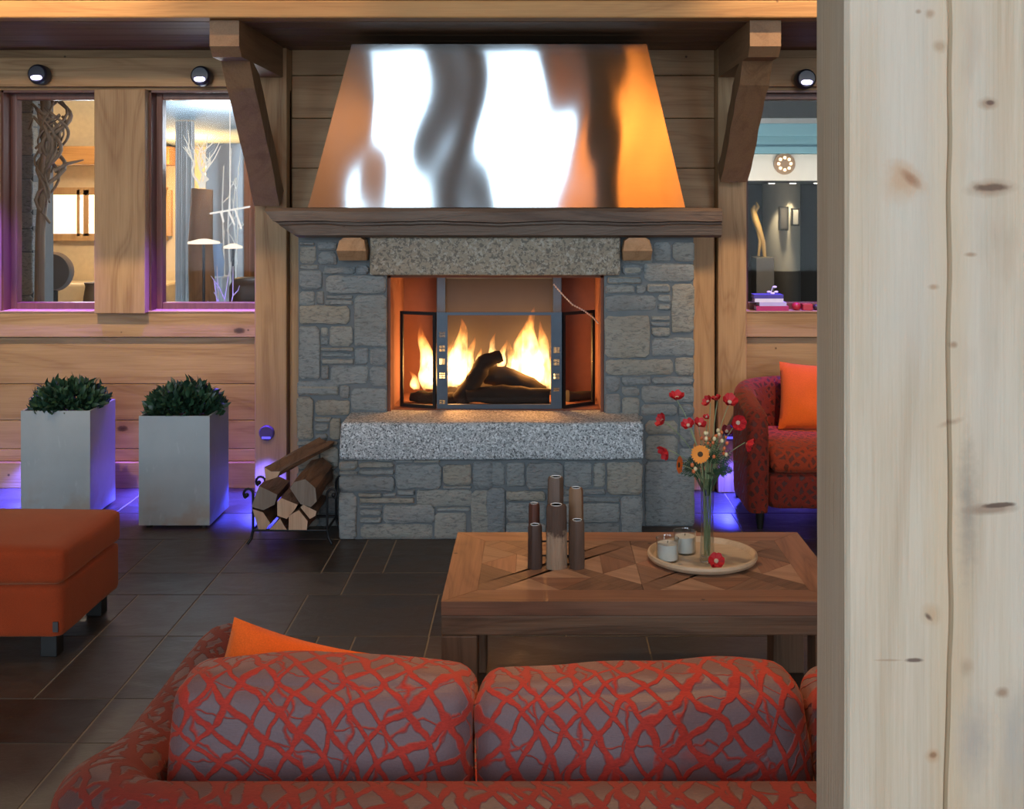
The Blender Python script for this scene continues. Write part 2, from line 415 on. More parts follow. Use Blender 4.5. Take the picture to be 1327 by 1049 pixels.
mb = MB(8); mb.box(-6.1, -1.55, 6.465, WY + .01, 0, .144, .004); mb.box(1.16, 5.2, 6.465, WY + .01, 0, .144, .004)
struct(mb.build('baseboard_back', m_wx))
mb = MB(9); mb.box(-1.368, -1.26, 6.42, WY, 0, 1.56, .004); mb.box(.86, .99, 6.42, WY, 0, 1.56, .004)
struct(mb.build('trim_3', m_wz))                                      # upright boards beside the stonework
mb = MB(10)
for k, (a, b) in enumerate(zip([5.47, 5.68, 5.9, 6.12, 6.32], [5.68, 5.9, 6.12, 6.32, 6.5])):
    mb.box(-6.1, 5.2, a + .002, b - .002, 2.452, 2.50, .003, seg=1)
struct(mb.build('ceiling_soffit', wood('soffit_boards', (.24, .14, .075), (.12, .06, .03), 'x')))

def window(n, x0, x1, z0, z1):
    e = bpy.data.objects.new('window_%d' % n, None); C.objects.link(e); struct(e)
    mb = MB(n); fw = .045; y0, y1 = 6.56, 6.63
    mb.box(x0, x0 + fw, y0, y1, z0, z1, .004); mb.box(x1 - fw, x1, y0, y1, z0, z1, .004)
    mb.box(x0 + fw, x1 - fw, y0, y1, z0, z0 + fw, .004); mb.box(x0 + fw, x1 - fw, y0, y1, z1 - fw, z1, .004)
    mb.box(x0, x0 + .012, 6.47, y0, z0, z1); mb.box(x1 - .012, x1, 6.47, y0, z0, z1); mb.box(x0, x1, 6.47, y0, z1 - .012, z1)
    mb.build('window_frame', m_frame, e)
    mb = MB(); mb.box(x0 + fw, x1 - fw, 6.59, 6.598, z0 + fw, z1 - fw); mb.build('pane', m_glass, e)
    mb = MB(); mb.box(x0, x1, 6.45, 6.57, z0 - .002, z0 + .008, .002); mb.build('window_sill', m_wx, e)
window(1, *W1, ZS, ZT); window(2, *W2, ZS, ZT); window(3, *W3, ZS, ZT)

# upper wall over the beam, ceiling, side walls, far wall behind the viewer with its tall windows
mb = MB(11); boards_h(mb, -6.1, 5.2, [2.56, 3.0, 3.5, 4.0, 4.5, 5.0, 5.4], 5.5, 5.6); struct(mb.build('wall_upper', m_wx))
mb = MB(12)
for k in range(22): mb.box(-6.1 + k * .514, -6.1 + (k + 1) * .514 - .003, -4.6, 5.6, 5.4, 5.5)
struct(mb.build('ceiling', m_wy))
mb = MB(13); 
for k in range(9): mb.box(-6.2, -6.1, -4.6, 6.64, k * .6 , k * .6 + .597)
struct(mb.build('wall_left', m_wy))
mb = MB(14)
for k in range(9): mb.box(5.2, 5.3, -4.6, 6.64, k * .6, k * .6 + .597)
struct(mb.build('wall_right', m_wy))
FY = -4.5
OP = [(-5.7, -3.6), (-2.42, -1.42), (-.86, .34), (2.5, 4.9)]  # outer pair added for more daylight, clear of the hood's reflection
mb = MB(15); xs = [-6.1] + [q for o in OP for q in o] + [5.2]
for a, b in zip(xs[::2], xs[1::2]): mb.box(a, b, FY - .1, FY, .5, 5.0)
mb.box(-6.1, 5.2, FY - .1, FY, 0, .5); mb.box(-6.1, 5.2, FY - .1, FY, 5.0, 5.4)
struct(mb.build('wall_front', m_wz))
for i, (a, b) in enumerate(OP):
    mb = MB()
    mb.box(a, a + .06, FY - .08, FY - .02, .5, 5.0); mb.box(b - .06, b, FY - .08, FY - .02, .5, 5.0)
    mb.box(a, b, FY - .08, FY - .02, .5, .56); mb.box(a, b, FY - .08, FY - .02, 4.94, 5.0)
    struct(mb.build('window_%d' % (i + 4), m_frame))

def area(name, loc, target, sx, sy, power, col, spread=PI):
    l = bpy.data.lights.new(name, 'AREA'); l.shape = 'RECTANGLE'; l.size = sx; l.size_y = sy; l.energy = power; l.color = col; l.spread = spread
    o = bpy.data.objects.new(name, l); C.objects.link(o); o.location = loc
    o.rotation_euler = (Vector(target) - Vector(loc)).to_track_quat('-Z', 'Y').to_euler(); return o
def spot(name, loc, target, power, col, angle=60, blend=.8, rad=.05):
    l = bpy.data.lights.new(name, 'SPOT'); l.energy = power; l.color = col; l.spot_size = math.radians(angle); l.spot_blend = blend; l.shadow_soft_size = rad
    o = bpy.data.objects.new(name, l); C.objects.link(o); o.location = loc
    o.rotation_euler = (Vector(target) - Vector(loc)).to_track_quat('-Z', 'Y').to_euler(); return o
def point(name, loc, power, col, rad=.08):
    l = bpy.data.lights.new(name, 'POINT'); l.energy = power; l.color = col; l.shadow_soft_size = rad
    o = bpy.data.objects.new(name, l); C.objects.link(o); o.location = loc; return o
DAY = (.64, .83, 1.0); WARM = (1.0, .70, .42); UV = (.17, .07, 1.0); BLUE = (.06, .07, 1.0)
for a, b in OP:
    area('daylight_window', ((a + b) / 2, FY + .01, 2.75), ((a + b) / 2, 5, 2.75), b - a - .12, 4.4, 19 * (b - a) * 4.4, DAY)

# ------------------------------------------------------------------ timber frame of the chimney bay
def wall_post(x0, x1, label):
    return tag(MB(int(abs(x0) * 50)).box(x0, x1, 6.36, WY - .001, 0, 2.45, .006).build('timber_post', m_wz), label, 'post', 'wall posts beside the chimney')
wall_post(-1.548, -1.372, 'pine wall post left of the fireplace, firewood stacked at its foot')
wall_post(.998, 1.156, 'pine wall post right of the fireplace, behind the flowers')
for s, (x0, x1), side in ((-1, (-1.53, -1.392), 'left'), (1, (1.0, 1.146), 'right')):
    mb = MB(20 + s); poly = [(5.42, 2.452), (5.42, 2.33), (5.47, 2.285), (6.358, 2.285), (6.358, 2.452)]
    mb.prism([(x0, y, z) for y, z in poly], (x1 - x0, 0, 0))
    tag(mb.build('corbel', m_corb), 'square timber corbel under the ceiling beam, %s of the steel hood' % side, 'corbel', 'corbels under the beam')
    mb = MB(30 + s); w = .012; rows = []
    for k in range(9):
        u = k / 8; y = 5.66 + (6.30 - 5.66) * u + (.05 * math.sin(u * PI) if s < 0 else .02 * math.sin(u * PI)); z = 2.285 + (1.62 - 2.285) * u
        if s > 0: z = 2.285 + (1.75 - 2.285) * u
        t = Vector((0, .64, -.66)).normalized(); nrm = Vector((0, t.z, -t.y)) * .06
        j = mnoise.noise(Vector((k * .7, s * 3, 0))) * w
        c = Vector((0, y, z)); a = c + nrm; b = c - nrm
        if k == 0: a.z = b.z = 2.2855
        if k == 8: a.y = min(a.y, 6.3605); b.y = 6.3605
        q = .012
        rows.append([mb.v((x0 + j, *a.yz)), mb.v((x1 + j, *a.yz)), mb.v((x1 + j, *b.yz)), mb.v((x0 + j, *b.yz))])
    mb.skin(rows)
    tag(mb.build('brace', m_brace), 'curved timber brace slanting from wall post to corbel, %s of the steel hood' % side, 'brace', 'knee braces')
tag(MB(40).box(-6.09, 5.19, 5.36, 5.47, 2.454, 2.535, .008).build('ceiling_beam', m_beam), 'long golden pine beam running across the top above the hood', 'beam')

# ------------------------------------------------------------------ fireplace
fp = thing('fireplace', 'fireplace of grey field stone with granite lintel and raised hearth', 'fireplace', (-.2, 5.9, 0))
def loc_part(o): o.location = (.2, -5.9, 0); return o
D0, D1 = 5.70, 5.48
def rs(zoom, x0, y0, s, d): return [(PX(x0 + a / s, d), PZ(y0 + e / s, d), PX(x0 + c / s, d), PZ(y0 + b / s, d)) for a, b, c, e in zoom]
upper = rs([(120,60,208,80),(120,82,218,185),(220,60,335,110),(225,114,335,190),(118,188,232,217),(118,220,250,330),(254,195,438,246),(440,190,520,245),(270,250,612,355),(118,335,210,425),(213,335,262,415),(270,358,425,385),(265,387,425,420),(120,420,410,530),(430,360,618,655),(118,535,238,840),(240,545,285,600),(240,602,285,650),(290,538,425,655),(240,657,430,682),(245,686,425,716),(245,720,430,757),(295,760,512,872),(243,760,291,840),(432,660,512,757),(515,660,618,762),(516,765,618,880),(105,845,345,935),(348,875,408,945)], 360, 300, 4.37, D0)
upper += rs([(325,0,535,50),(540,0,590,65),(595,15,775,130),(325,55,410,272),(415,72,592,150),(412,155,500,186),(414,190,485,235),(414,238,482,276),(490,160,545,272),(325,278,532,302),(325,305,440,420),(442,305,535,420),(325,423,430,600),(432,423,535,560),(440,563,535,640),(325,603,437,730),(440,643,535,740)], 300, 500, 3.856, D0)
upper += rs([(905,60,1005,175),(1010,60,1138,172),(850,178,1138,290),(725,190,845,250),(720,60,902,185),(640,256,838,298),(630,302,800,357),(803,302,862,357),(865,297,1000,350),(1006,296,1138,577),(630,362,922,455),(926,358,1003,405),(928,410,1003,450),(640,458,1000,474),(890,478,1000,507),(888,511,1000,541),(890,545,1000,598),(625,478,884,720),(893,602,1138,712),(630,724,1018,816),(1023,716,1138,820),(630,820,717,915),(722,822,890,874),(895,824,1138,872),(722,878,828,935),(834,876,1138,975),(630,920,720,1040),(724,940,828,1045),(832,980,1040,1048),(1044,980,1138,1048)], 640, 300, 4.37, D0)
upper += rs([(720,44,965,75),(968,50,1180,68),(975,72,1180,164),(1185,50,1283,240),(975,168,1180,320),(1185,244,1283,320),(975,324,1283,735),(720,80,970,330),(720,335,970,735)], 630, 530, 4.739, D0)
base = rs([(50,390,196,468),(200,370,338,400),(342,372,472,402),(200,405,472,452),(200,456,472,502),(50,472,196,502),(50,508,474,630),(476,380,612,413),(615,382,820,412),(480,417,832,608),(492,612,628,662),(382,633,487,668),(196,634,378,667),(206,670,624,720),(50,636,190,1005),(200,724,382,757),(206,760,378,815),(208,818,378,868),(384,724,778,868),(208,872,762,1008),(636,612,1060,742),(838,418,1056,580),(838,583,1056,610),(1062,400,1224,612),(784,746,1044,782),(766,786,1016,1008),(1048,616,1224,1008)], 430, 530, 5.829, D1)
base += rs([(0,330,116,480),(120,330,240,482),(245,328,472,500),(476,328,650,490),(655,328,734,490),(738,328,962,532),(120,504,368,572),(475,494,734,534),(372,538,825,577),(372,580,820,702),(828,536,962,810),(0,484,116,810),(120,576,368,700),(120,704,368,810),(372,706,824,810)], 630, 530, 4.739, D1)
def stones(mb, rects, y, seed):
    R = random.Random(seed)
    for (x0, z0, x1, z1) in rects:
        if z0 < 0: z0 = 0
        g = .0025; x0 += g; x1 -= g; z0 += g; z1 -= g
        w, h = x1 - x0, z1 - z0
        if w < .01 or h < .01: continue
        c = min(.014, w * .2, h * .25) ; pts = []
        def edge(ax, az, bx, bz):
            n = max(1, int(math.hypot(bx - ax, bz - az) / .035))
            for k in range(n):
                u = k / n; j = .0035 if 0 < k else 0.001
                pts.append((ax + (bx - ax) * u + R.uniform(-j, j), az + (bz - az) * u + R.uniform(-j, j)))
        cs = [c * R.uniform(.3, 1.4) for _ in range(4)]
        edge(x0 + cs[0], z0, x1 - cs[1], z0); edge(x1 - cs[1], z0, x1, z0 + cs[1]); edge(x1, z0 + cs[1], x1, z1 - cs[2]); edge(x1, z1 - cs[2], x1 - cs[2], z1)
        edge(x1 - cs[2], z1, x0 + cs[3], z1); edge(x0 + cs[3], z1, x0, z1 - cs[3]); edge(x0, z1 - cs[3], x0, z0 + cs[0]); edge(x0, z0 + cs[0], x0 + cs[0], z0)
        mx, mz = (x0 + x1) / 2, (z0 + z1) / 2; pro = R.uniform(-.008, .006)
        tx, tz = R.uniform(-.02, .02), R.uniform(-.02, .02); ins = min(.009, w * .12, h * .16)
        def ring(i, yy):
            o = []
            for px, pz in pts:
                dx, dz = px - mx, pz - mz
                sx = max(0, 1 - i / (w / 2)); sz = max(0, 1 - i / (h / 2))
                o.append(mb.v((mx + dx * sx, yy + tx * dx + tz * dz + R.uniform(-.0012, .0012), mz + dz * sz)))
            return o
        rings = [ring(0, y + .07), ring(0, y + .006 + pro), ring(ins * .45, y + .0015 + pro), ring(ins, y + pro)]
        mb.skin(rings, cap=False); mb.face(rings[0][::-1])
        # soft dome over the face
        inner = ring(min(w, h) * .22, y + pro - .003); mb.skin([rings[-1], inner], cap=False); mb.face(inner)
mb = MB(50)
stones(mb, upper, D0, 4)
XL, XR, OL, OR_, OZ = PX(385, D0), PX(900, D0), PX(502, D0), PX(782, D0), PZ(358, D0)
mb.mi = 1
HZ = .561
mb.box(XL + .004, OL - .004, D0 + .012, WY - .07, 0, 1.428); mb.box(OR_ + .004, XR - .004, D0 + .012, WY - .07, 0, 1.428)
mb.box(OL - .004, OR_ + .004, D0 + .012, WY - .07, OZ + .004, 1.428)
loc_part(mb.build('stone_surround', [m_stone, m_mortar], fp, smooth=35))
BL, BR = PX(440, D1), PX(833, D1)
mb = MB(51); stones(mb, base, D1, 8); mb.mi = 1; mb.box(BL + .004, BR - .004, D1 + .012, D0 + .1, 0, .42)
mb.box(OL, OR_, D0 + .1, WY - .07, 0, HZ - .005)
loc_part(mb.build('stone_base', [m_stone, m_mortar], fp, smooth=35))
def rough_block(mb, x0, x1, y0, y1, z0, z1, bev, amp, seed, cut=.05):
    mb.box(x0, x1, y0, y1, z0, z1, bev, seg=3); 
    es = [e for e in mb.bm.edges if e.calc_length() > cut * 1.6]
    for _ in range(3):
        es = [e for e in mb.bm.edges if e.calc_length() > cut * 1.6]
        bmesh.ops.subdivide_edges(mb.bm, edges=es, cuts=1, use_grid_fill=True)
    for v in mb.bm.verts: v.co += mnoise.noise_vector(v.co * 9 + Vector((seed, 0, 0))) * amp + mnoise.noise_vector(v.co * 28) * amp * .4
HF = 5.445
mb = MB(); rough_block(mb, PX(440, HF), PX(834, HF), HF, D0 + .09, PZ(597, HF), HZ, .016, .006, 2)
loc_part(mb.build('hearth_slab', m_hearth, fp, smooth=50))
LD = 5.65
mb = MB(); rough_block(mb, PX(479, LD), PX(804, LD), LD, LD + .2, PZ(357, LD), 1.428, .008, .003, 5)
loc_part(mb.build('lintel', m_lintel, fp, smooth=50))
mb = MB()                                                   # fire-brick lining of the hearth opening
mb.box(OL - .003, OL + .012, D0 + .03, 6.33, HZ, OZ); mb.box(OR_ - .012, OR_ + .003, D0 + .03, 6.33, HZ, OZ)
mb.box(OL + .012, OR_ - .012, 6.3, 6.33, HZ, OZ); mb.box(OL, OR_, D0 + .03, 6.33, OZ - .01, OZ + .003); mb.box(OL + .012, OR_ - .012, D0 + .091, 6.3, HZ - .005, HZ + .002)
loc_part(mb.build('firebox_lining', m_brick, fp))
mb = MB(); xa, xb = PX(578, 6.2), PX(716, 6.2)              # steel framed plate at the back of the fire
for a, b in ((xa - .05, xa), (xb, xb + .05)): mb.box(a, b, 6.18, 6.24, HZ, OZ - .012, .004)
mb.box(xa, xb, 6.18, 6.24, OZ - .045, OZ - .012, .004)
loc_part(mb.build('firebox_frame', m_steel, fp))
mb = MB(); mb.box(xa, xb, 6.22, 6.235, HZ, OZ - .045); loc_part(mb.build('fireback', m_soot, fp))

# mantel, hood
mt = thing('mantel_beam', 'weathered dark oak mantel beam lying across the fireplace under the hood', 'mantel', (-.2, 5.7, 1.43))
MD = 5.575
mb = MB(60); n = 110; rows = []
xl, xr = PX(343, MD), PX(936, MD)
for k in range(n + 1):
    u = k / n; x = xl + (xr - xl) * u; jz = mnoise.noise(Vector((x * 3, 0, 0))) * .008 + mnoise.noise(Vector((x * 14, 2, 0))) * .003; jy = mnoise.noise(Vector((x * 5, 4, 0))) * .010 + mnoise.noise(Vector((x * 17, 6, 0))) * .004; gw = .003 + .005 * max(0, mnoise.noise(Vector((x * 4, 7, 0))) + .3)
    groove = 1.498 + mnoise.noise(Vector((x * 2.2, 9, 0))) * .006
    zb = 1.428
    prof = [(6.3, zb), (MD + .045, zb), (MD + .022, zb + .012), (MD + .005, groove - .012), (MD + .022, groove - gw), (MD + .022, groove + gw), (MD - .004, groove + .010), (MD, 1.555), (MD + .016, 1.57), (6.3, 1.57)]
    row = []
    for (y, z) in prof:
        xx = x
        if k == 0: xx = x + max(0, (1.535 - z)) * 1.45
        elif k < 22: xx = x + max(0, (1.535 - z)) * 1.45 * (1 - k / 22)
        row.append(mb.v((xx, y + (jy if y < 6 else 0), z + (jz if 1.44 < z < 1.56 else 0))))
    rows.append(row)
mb.skin(rows)
o = mb.build('beam', m_mantel, mt, smooth=30); o.location = (.2, -5.7, -1.43)
for a, b in ((437, 475), (807, 845)):
    mb = MB(61); d = 5.6; x0, x1 = PX(a, d), PX(b, d); zt, zb = 1.427, PZ(338, d); zm = PZ(325, d)
    pr = [(x0, zm), (x0 + .004, zb), (x1 - .004, zb), (x1, zm), (x1 - .012, zt - .012), (x1 - .03, zt), (x0 + .03, zt), (x0 + .01, zt - .015)]
    f = [mb.v((x, 5.575 if abs(z - zm) < 1e-6 else (5.60 if z > zm else 5.625), z)) for x, z in pr]; bk = [mb.v((x, 5.71, z)) for x, z in pr]
    mb.face([f[0], f[1], f[2], f[3]]); mb.face([f[0]] + f[3:]); mb.face(bk)
    for k in range(8): mb.face([f[k], f[(k + 1) % 8], bk[(k + 1) % 8], bk[k]])
    o = mb.build('bracket', m_stub, mt); o['label'] = 'sawn pine stub under the mantel'; o.location = (.2, -5.7, -1.43)
hd = None
mb = MB(70); nx, nz = 90, 36; y0, y1 = 5.735, 5.785; zb, zt = 1.573, PZ(57, 5.78)
xb0, xb1, xt0, xt1 = PX(399, y0), PX(888, y0), PX(456, y1), PX(838, y1)
g = []
for j in range(nz + 1):
    v = j / nz; row = []
    for i in range(nx + 1):
        u = i / nx; x = (xb0 + (xb1 - xb0) * u) * (1 - v) + (xt0 + (xt1 - xt0) * u) * v
        edge = min(1, 8 * u, 8 * (1 - u))
        dy = edge * (.0007 * math.sin(x * 11 + 1.1 * math.sin(v * 4.2 + x * 2)) + .00025 * math.sin(x * 23 + 2.2 * math.sin(v * 5 + 1)) + .0006 * math.sin(v * 6 + x * 6))
        row.append(mb.v((x, y0 + (y1 - y0) * v + dy, zb + (zt - zb) * v)))
    g.append(row)
mb.skin(g, cap=False, close=False)
back = [(xb0, 6.485, zb), (xb1, 6.485, zb), (xt1, 6.485, zt), (xt0, 6.485, zt)]; bv = [mb.v(p) for p in back]
mb.face([bv[0]] + [r[0] for r in g] + [bv[3]]); mb.face([bv[1]] + [r[-1] for r in g] + [bv[2]]); mb.face(g[0] + [bv[1], bv[0]]); mb.face(g[-1] + [bv[2], bv[3]]); mb.face(bv)
tag(mb.build('chimney_hood', m_hood, None, smooth=30), 'tall tapering hood of brushed stainless steel above the mantel', 'hood')

# ------------------------------------------------------------------ fire and screen
SY = 5.79; SZ0, SZ1 = HZ + .004, PZ(405, SY)
fs = thing('fire_screen', 'folding three panel black metal fire screen standing on the hearth', 'fire screen', (-.19, SY, HZ))
def spart(mb, name, mat, smooth=False): 
    o = mb.build(name, mat, fs, smooth); o.location = (.19, -SY, -HZ); return o
a0, a1, b0, b1 = PX(566, SY), PX(580, SY), PX(714, SY), PX(728, SY)
def band(x0, x1, holes):
    mb = MB(); zs = [SZ0]; cells = []
    w = x1 - x0
    for (zc, hh, cols) in sorted(holes):
        for r in range(cols[1]):
            z0 = zc - hh / 2 + r * hh / cols[1]; cells.append((z0 + .0015, z0 + hh / cols[1] - .0015, cols[0]))
    z = SZ0
    for (c0, c1, nc) in cells:
        mb.box(x0, x1, SY, SY + .012, z, c0)
        iw = w * .5; xs0 = x0 + w * .25; mb.box(x0, xs0, SY, SY + .012, c0, c1); mb.box(xs0 + iw, x1, SY, SY + .012, c0, c1)
        for q in range(1, nc): mb.box(xs0 + iw * q / nc - .0018, xs0 + iw * q / nc + .0018, SY, SY + .012, c0, c1)
        z = c1
    mb.box(x0, x1, SY, SY + .012, z, SZ1)
    spart(mb, 'pierced_band', m_steel)
zz = lambda py: PZ(py, SY)
band(a0, a1, [(zz(434), .030, (3, 2)), (zz(452), .034, (2, 2)), (zz(469), .034, (1, 1)), (zz(487), .032, (2, 3)), (zz(521), .022, (2, 3))])
band(b0, b1, [(zz(454), .034, (2, 1)), (zz(470), .034, (2, 2)), (zz(488), .030, (2, 2)), (zz(505), .02, (1, 1))])
mb = MB(); mb.box(a1, b0, SY, SY + .012, SZ1 - .014, SZ1); spart(mb, 'top_rail', m_steel)
mb = MB(); mb.box(a1, b0, SY, SY + .012, SZ0, SZ0 + .022); spart(mb, 'bottom_rail', m_steel)
m_mesh = pane_glass('screen_pane', .4, (.93, .9, .88))
mb = MB(); mb.box(a1, b0, SY + .004, SY + .006, SZ0 + .022, SZ1 - .014); spart(mb, 'pane', m_mesh)
for (xa_, ya, xb_, yb) in ((a0 - .004, SY + .006, PX(519, 5.87), 5.87), (b1 + .004, SY + .006, PX(770, 5.93), 5.93)):
    A = Vector((xa_, ya, 0)); B = Vector((xb_, yb, 0)); L = (B - A).length; ang = math.atan2(B.y - A.y, B.x - A.x)
    M = Matrix.Translation(A) @ Matrix.Rotation(ang, 4, 'Z')
    mb = MB(); w = .016
    mb.box(0, w, -.006, .006, SZ0, SZ1, M=M); mb.box(L - w, L, -.006, .006, SZ0, SZ1, M=M); mb.box(w, L - w, -.006, .006, SZ1 - .016, SZ1, M=M); mb.box(w, L - w, -.006, .006, SZ0, SZ0 + .016, M=M)
    fr = spart(mb, 'side_panel', m_iron)
    mb = MB(); mb.box(w, L - w, -.001, .001, SZ0 + .016, SZ1 - .016, M=M); mb.build('pane', m_mesh, fr)

def charlog(pts, rads, label, seed):
    mb = MB(seed); P = []; Rr = []
    for (p, r), (q, s_) in zip(zip(pts, rads), zip(pts[1:], rads[1:])):
        for k in range(5):
            u = k / 5; P.append(Vector(p).lerp(Vector(q), u)); Rr.append(r + (s_ - r) * u)
    P.append(Vector(pts[-1])); Rr.append(rads[-1]); mb.tube(P, Rr, 12)
    for v in mb.bm.verts: v.co += mnoise.noise_vector(v.co * 22 + Vector((seed, 0, 0))) * .011 + mnoise.noise_vector(v.co * 60) * .004
    return tag(mb.build('burning_log', m_char, None, smooth=60), label, 'log', 'charred logs in the fire')
fd = 6.0
def fpnt(px, py, d=fd): return (PX(px, d), d, PZ(py, d))
charlog([fpnt(596, 520, 5.95), fpnt(612, 498, 5.95), fpnt(626, 470, 5.95), fpnt(650, 461, 5.97)], [.05, .046, .042, .03], 'charred log rearing up with a crooked end in the middle of the fire', 1)
charlog([fpnt(630, 487, 6.05), fpnt(660, 490, 6.02), fpnt(703, 512, 5.98)], [.045, .055, .05], 'thick charred log sloping down to the right of the crooked one', 2)
charlog([fpnt(605, 514, 5.91), fpnt(650, 511, 5.90), fpnt(712, 514, 5.90)], [.035, .05, .035], 'charred log lying lowest across the front of the fire', 3)
charlog([fpnt(532, 514, 6.0), fpnt(560, 516, 5.98), fpnt(592, 518, 5.97)], [.022, .036, .03], 'small charred log at the left end of the fire', 4)
charlog([fpnt(734, 514, 6.02), fpnt(768, 512, 6.08)], [.03, .022], 'short charred log poking out at the right end of the fire', 5)
fire = thing('fire', 'yellow flames burning over charred logs in the hearth', 'fire', (-.25, 6.05, HZ))
def flame(px0, py0, pxt, pyt, w, d, seed):
    w *= 1.3; R = random.Random(seed); mb = MB(); b = Vector(fpnt(px0, py0, d)); t = Vector(fpnt(pxt, pyt, d)); rows = []; n = 22; sg = 14; ph = R.uniform(0, 6)
    for k in range(n + 1):
        u = k / n; r = w * (math.sin(PI * min(1, u * 1.15 + .12) ** .8) ** .8 if u < .75 else 0)
        r = w * max(.02, (1 - u) ** .75 * min(1, .45 + u * 2.6))
        c = b.lerp(t, u) + Vector((math.sin(u * 7 + ph) * w * .28 * u, math.cos(u * 6 + ph) * w * .2 * u, 0))
        rows.append([mb.v(c + Vector((math.cos(a) * r * (1 + .25 * mnoise.noise(Vector((math.cos(a), u * 5, seed)))), math.sin(a) * r * .55, .2 * r * math.sin(3 * a)))) for a in (2 * PI * q / sg for q in range(sg))])
    mb.skin(rows)
    o = mb.build('flame', m_flame, fire, True); o.location = (.25, -6.05, -HZ)
for i, q in enumerate([(556, 505, 548, 418, .050, 6.10), (562, 500, 565, 442, .048, 6.08), (540, 505, 533, 480, .026, 6.06), (594, 500, 597, 412, .058, 6.12), (586, 502, 588, 440, .05, 6.09), (604, 490, 613, 436, .034, 6.14),
        (636, 470, 641, 430, .022, 6.13), (648, 478, 655, 440, .026, 6.13), (690, 498, 688, 398, .062, 6.12), (678, 495, 676, 418, .056, 6.10), (700, 500, 704, 415, .046, 6.13), (664, 495, 661, 438, .036, 6.11), (712, 505, 713, 455, .03, 6.08), (620, 480, 622, 450, .02, 6.14)]):
    flame(*q, i * 3.7)
mb = MB(80); pts = [fpnt(718, 369, 5.84), fpnt(730, 383, 5.84), fpnt(742, 395, 5.84), fpnt(757, 403, 5.845), fpnt(768, 411, 5.9), fpnt(776, 420, 5.9)]
for p, q in zip(pts, pts[1:]):
    for k in range(5): c = Vector(p).lerp(Vector(q), k / 5); mb.sphere(c, .0045, 1, (1, 1, 1.3))
mb.tube(pts, .0022, 6)
tag(mb.build('chain', plain('pale_chain', (.55, .42, .34), .5)), 'thin pale chain hanging slantwise over right panel of the fire screen', 'chain')

# ------------------------------------------------------------------ firewood
m_bark = wood('firewood_bark', (.19, .095, .05), (.075, .036, .02), 'y', freq=16, bump=1.0, knots=False)
m_splitg = wood('firewood_grey_end', (.24, .185, .14), (.14, .10, .07), 'z', freq=14, knots=False)
m_split = wood('firewood_end', (.56, .36, .23), (.36, .20, .11), 'z', freq=14, knots=False)
def fw(poly, d, off, label, grey=False, length=.36):
    mb = MB(len(poly)); pts = [(310 + a / 6.993, 570 + b / 6.993) for a, b in poly]
    f = [Vector((PX(x, d), d, PZ(y, d))) for x, y in pts]
    mn = min(v.z for v in f)
    if mn < .075:
        for v in f: v.z = max(v.z, .075)
    off = Vector(off); rows = []
    n = 8; cen = sum(f, Vector()) / len(f)
    fine = []
    for i in range(len(f)):
        for k in range(4): fine.append(f[i].lerp(f[(i + 1) % len(f)], k / 4))
    for k in range(n + 1):
        u = k / n; row = []
        for i, v in enumerate(fine):
            p = v + off * u
            j = 0 if k == 0 else 1
            row.append(mb.v(p + (mnoise.noise_vector(Vector((i * .8, u * 3, len(label)))) * .006) * j))
        rows.append(row)
    for a, b in zip(rows, rows[1:]):
        m = len(a)
        for q in range(m): mb.face([a[q], a[(q + 1) % m], b[(q + 1) % m], b[q]])
    mb.mi = 1; mb.face(rows[0][::-1]); mb.face(rows[-1])
    return tag(mb.build('firewood_log', [m_bark, m_splitg if grey else m_split]), label, 'firewood', 'split logs in the rack')
fw([(120,630),(215,660),(283,760),(240,815),(175,855)], 5.39, (.0, .265, 0), 'split log, brown, lowest at the left side of the log rack')
fw([(275,815),(370,715),(405,780),(430,872),(340,925)], 5.385, (.0, .265, 0), 'small pale split log at the bottom middle of the rack')
fw([(450,690),(540,640),(620,740),(612,830),(520,925),(448,920)], 5.38, (.0, .27, 0), 'biggest pale split log at the bottom right of the rack')
fw([(345,560),(380,530),(530,590),(500,640),(430,720),(345,690)], 5.39, (.0, .265, 0), 'pale log with blunt square end in the centre of the pile')
fw([(555,615),(580,590),(700,650),(692,690),(640,720)], 5.39, (.0, .265, 0), 'thin pale wedge of firewood at right above the biggest log')
fw([(110,610),(180,420),(345,500),(320,590),(220,640)], 5.39, (.0, .265, .0), 'grey weathered log high on the left side of the pile', True)
fw([(460,440),(500,385),(600,360),(690,440),(702,560),(650,612),(555,585)], 5.385, (.03, .265, .045), 'grey-ended thick log high on the right side of the pile', True)
fw([(225,250),(290,290),(370,290),(345,340),(240,375)], 5.385, (.21, .265, .085), 'long bark-covered log lying crosswise on top of the pile')
rk = thing('log_rack', 'black wrought iron log rack holding firewood left of the hearth', 'log rack', (-1.13, 5.6, 0))
mb = MB(90); x0, x1, y0, y1 = PX(328, 5.40), PX(424, 5.40), 5.40, 5.64
fr = lambda p: (p[0] + 1.13, p[1] - 5.6, p[2])
for y in (y0, y1): mb.tube([fr((x0, y, .068)), fr((x1, y, .068))], .006, 8)
for k in range(4): xx = x0 + (x1 - x0) * k / 3; mb.tube([fr((xx, y0, .068)), fr((xx, y1, .068))], .006, 8)
mb.build('grid', m_iron, rk, True)
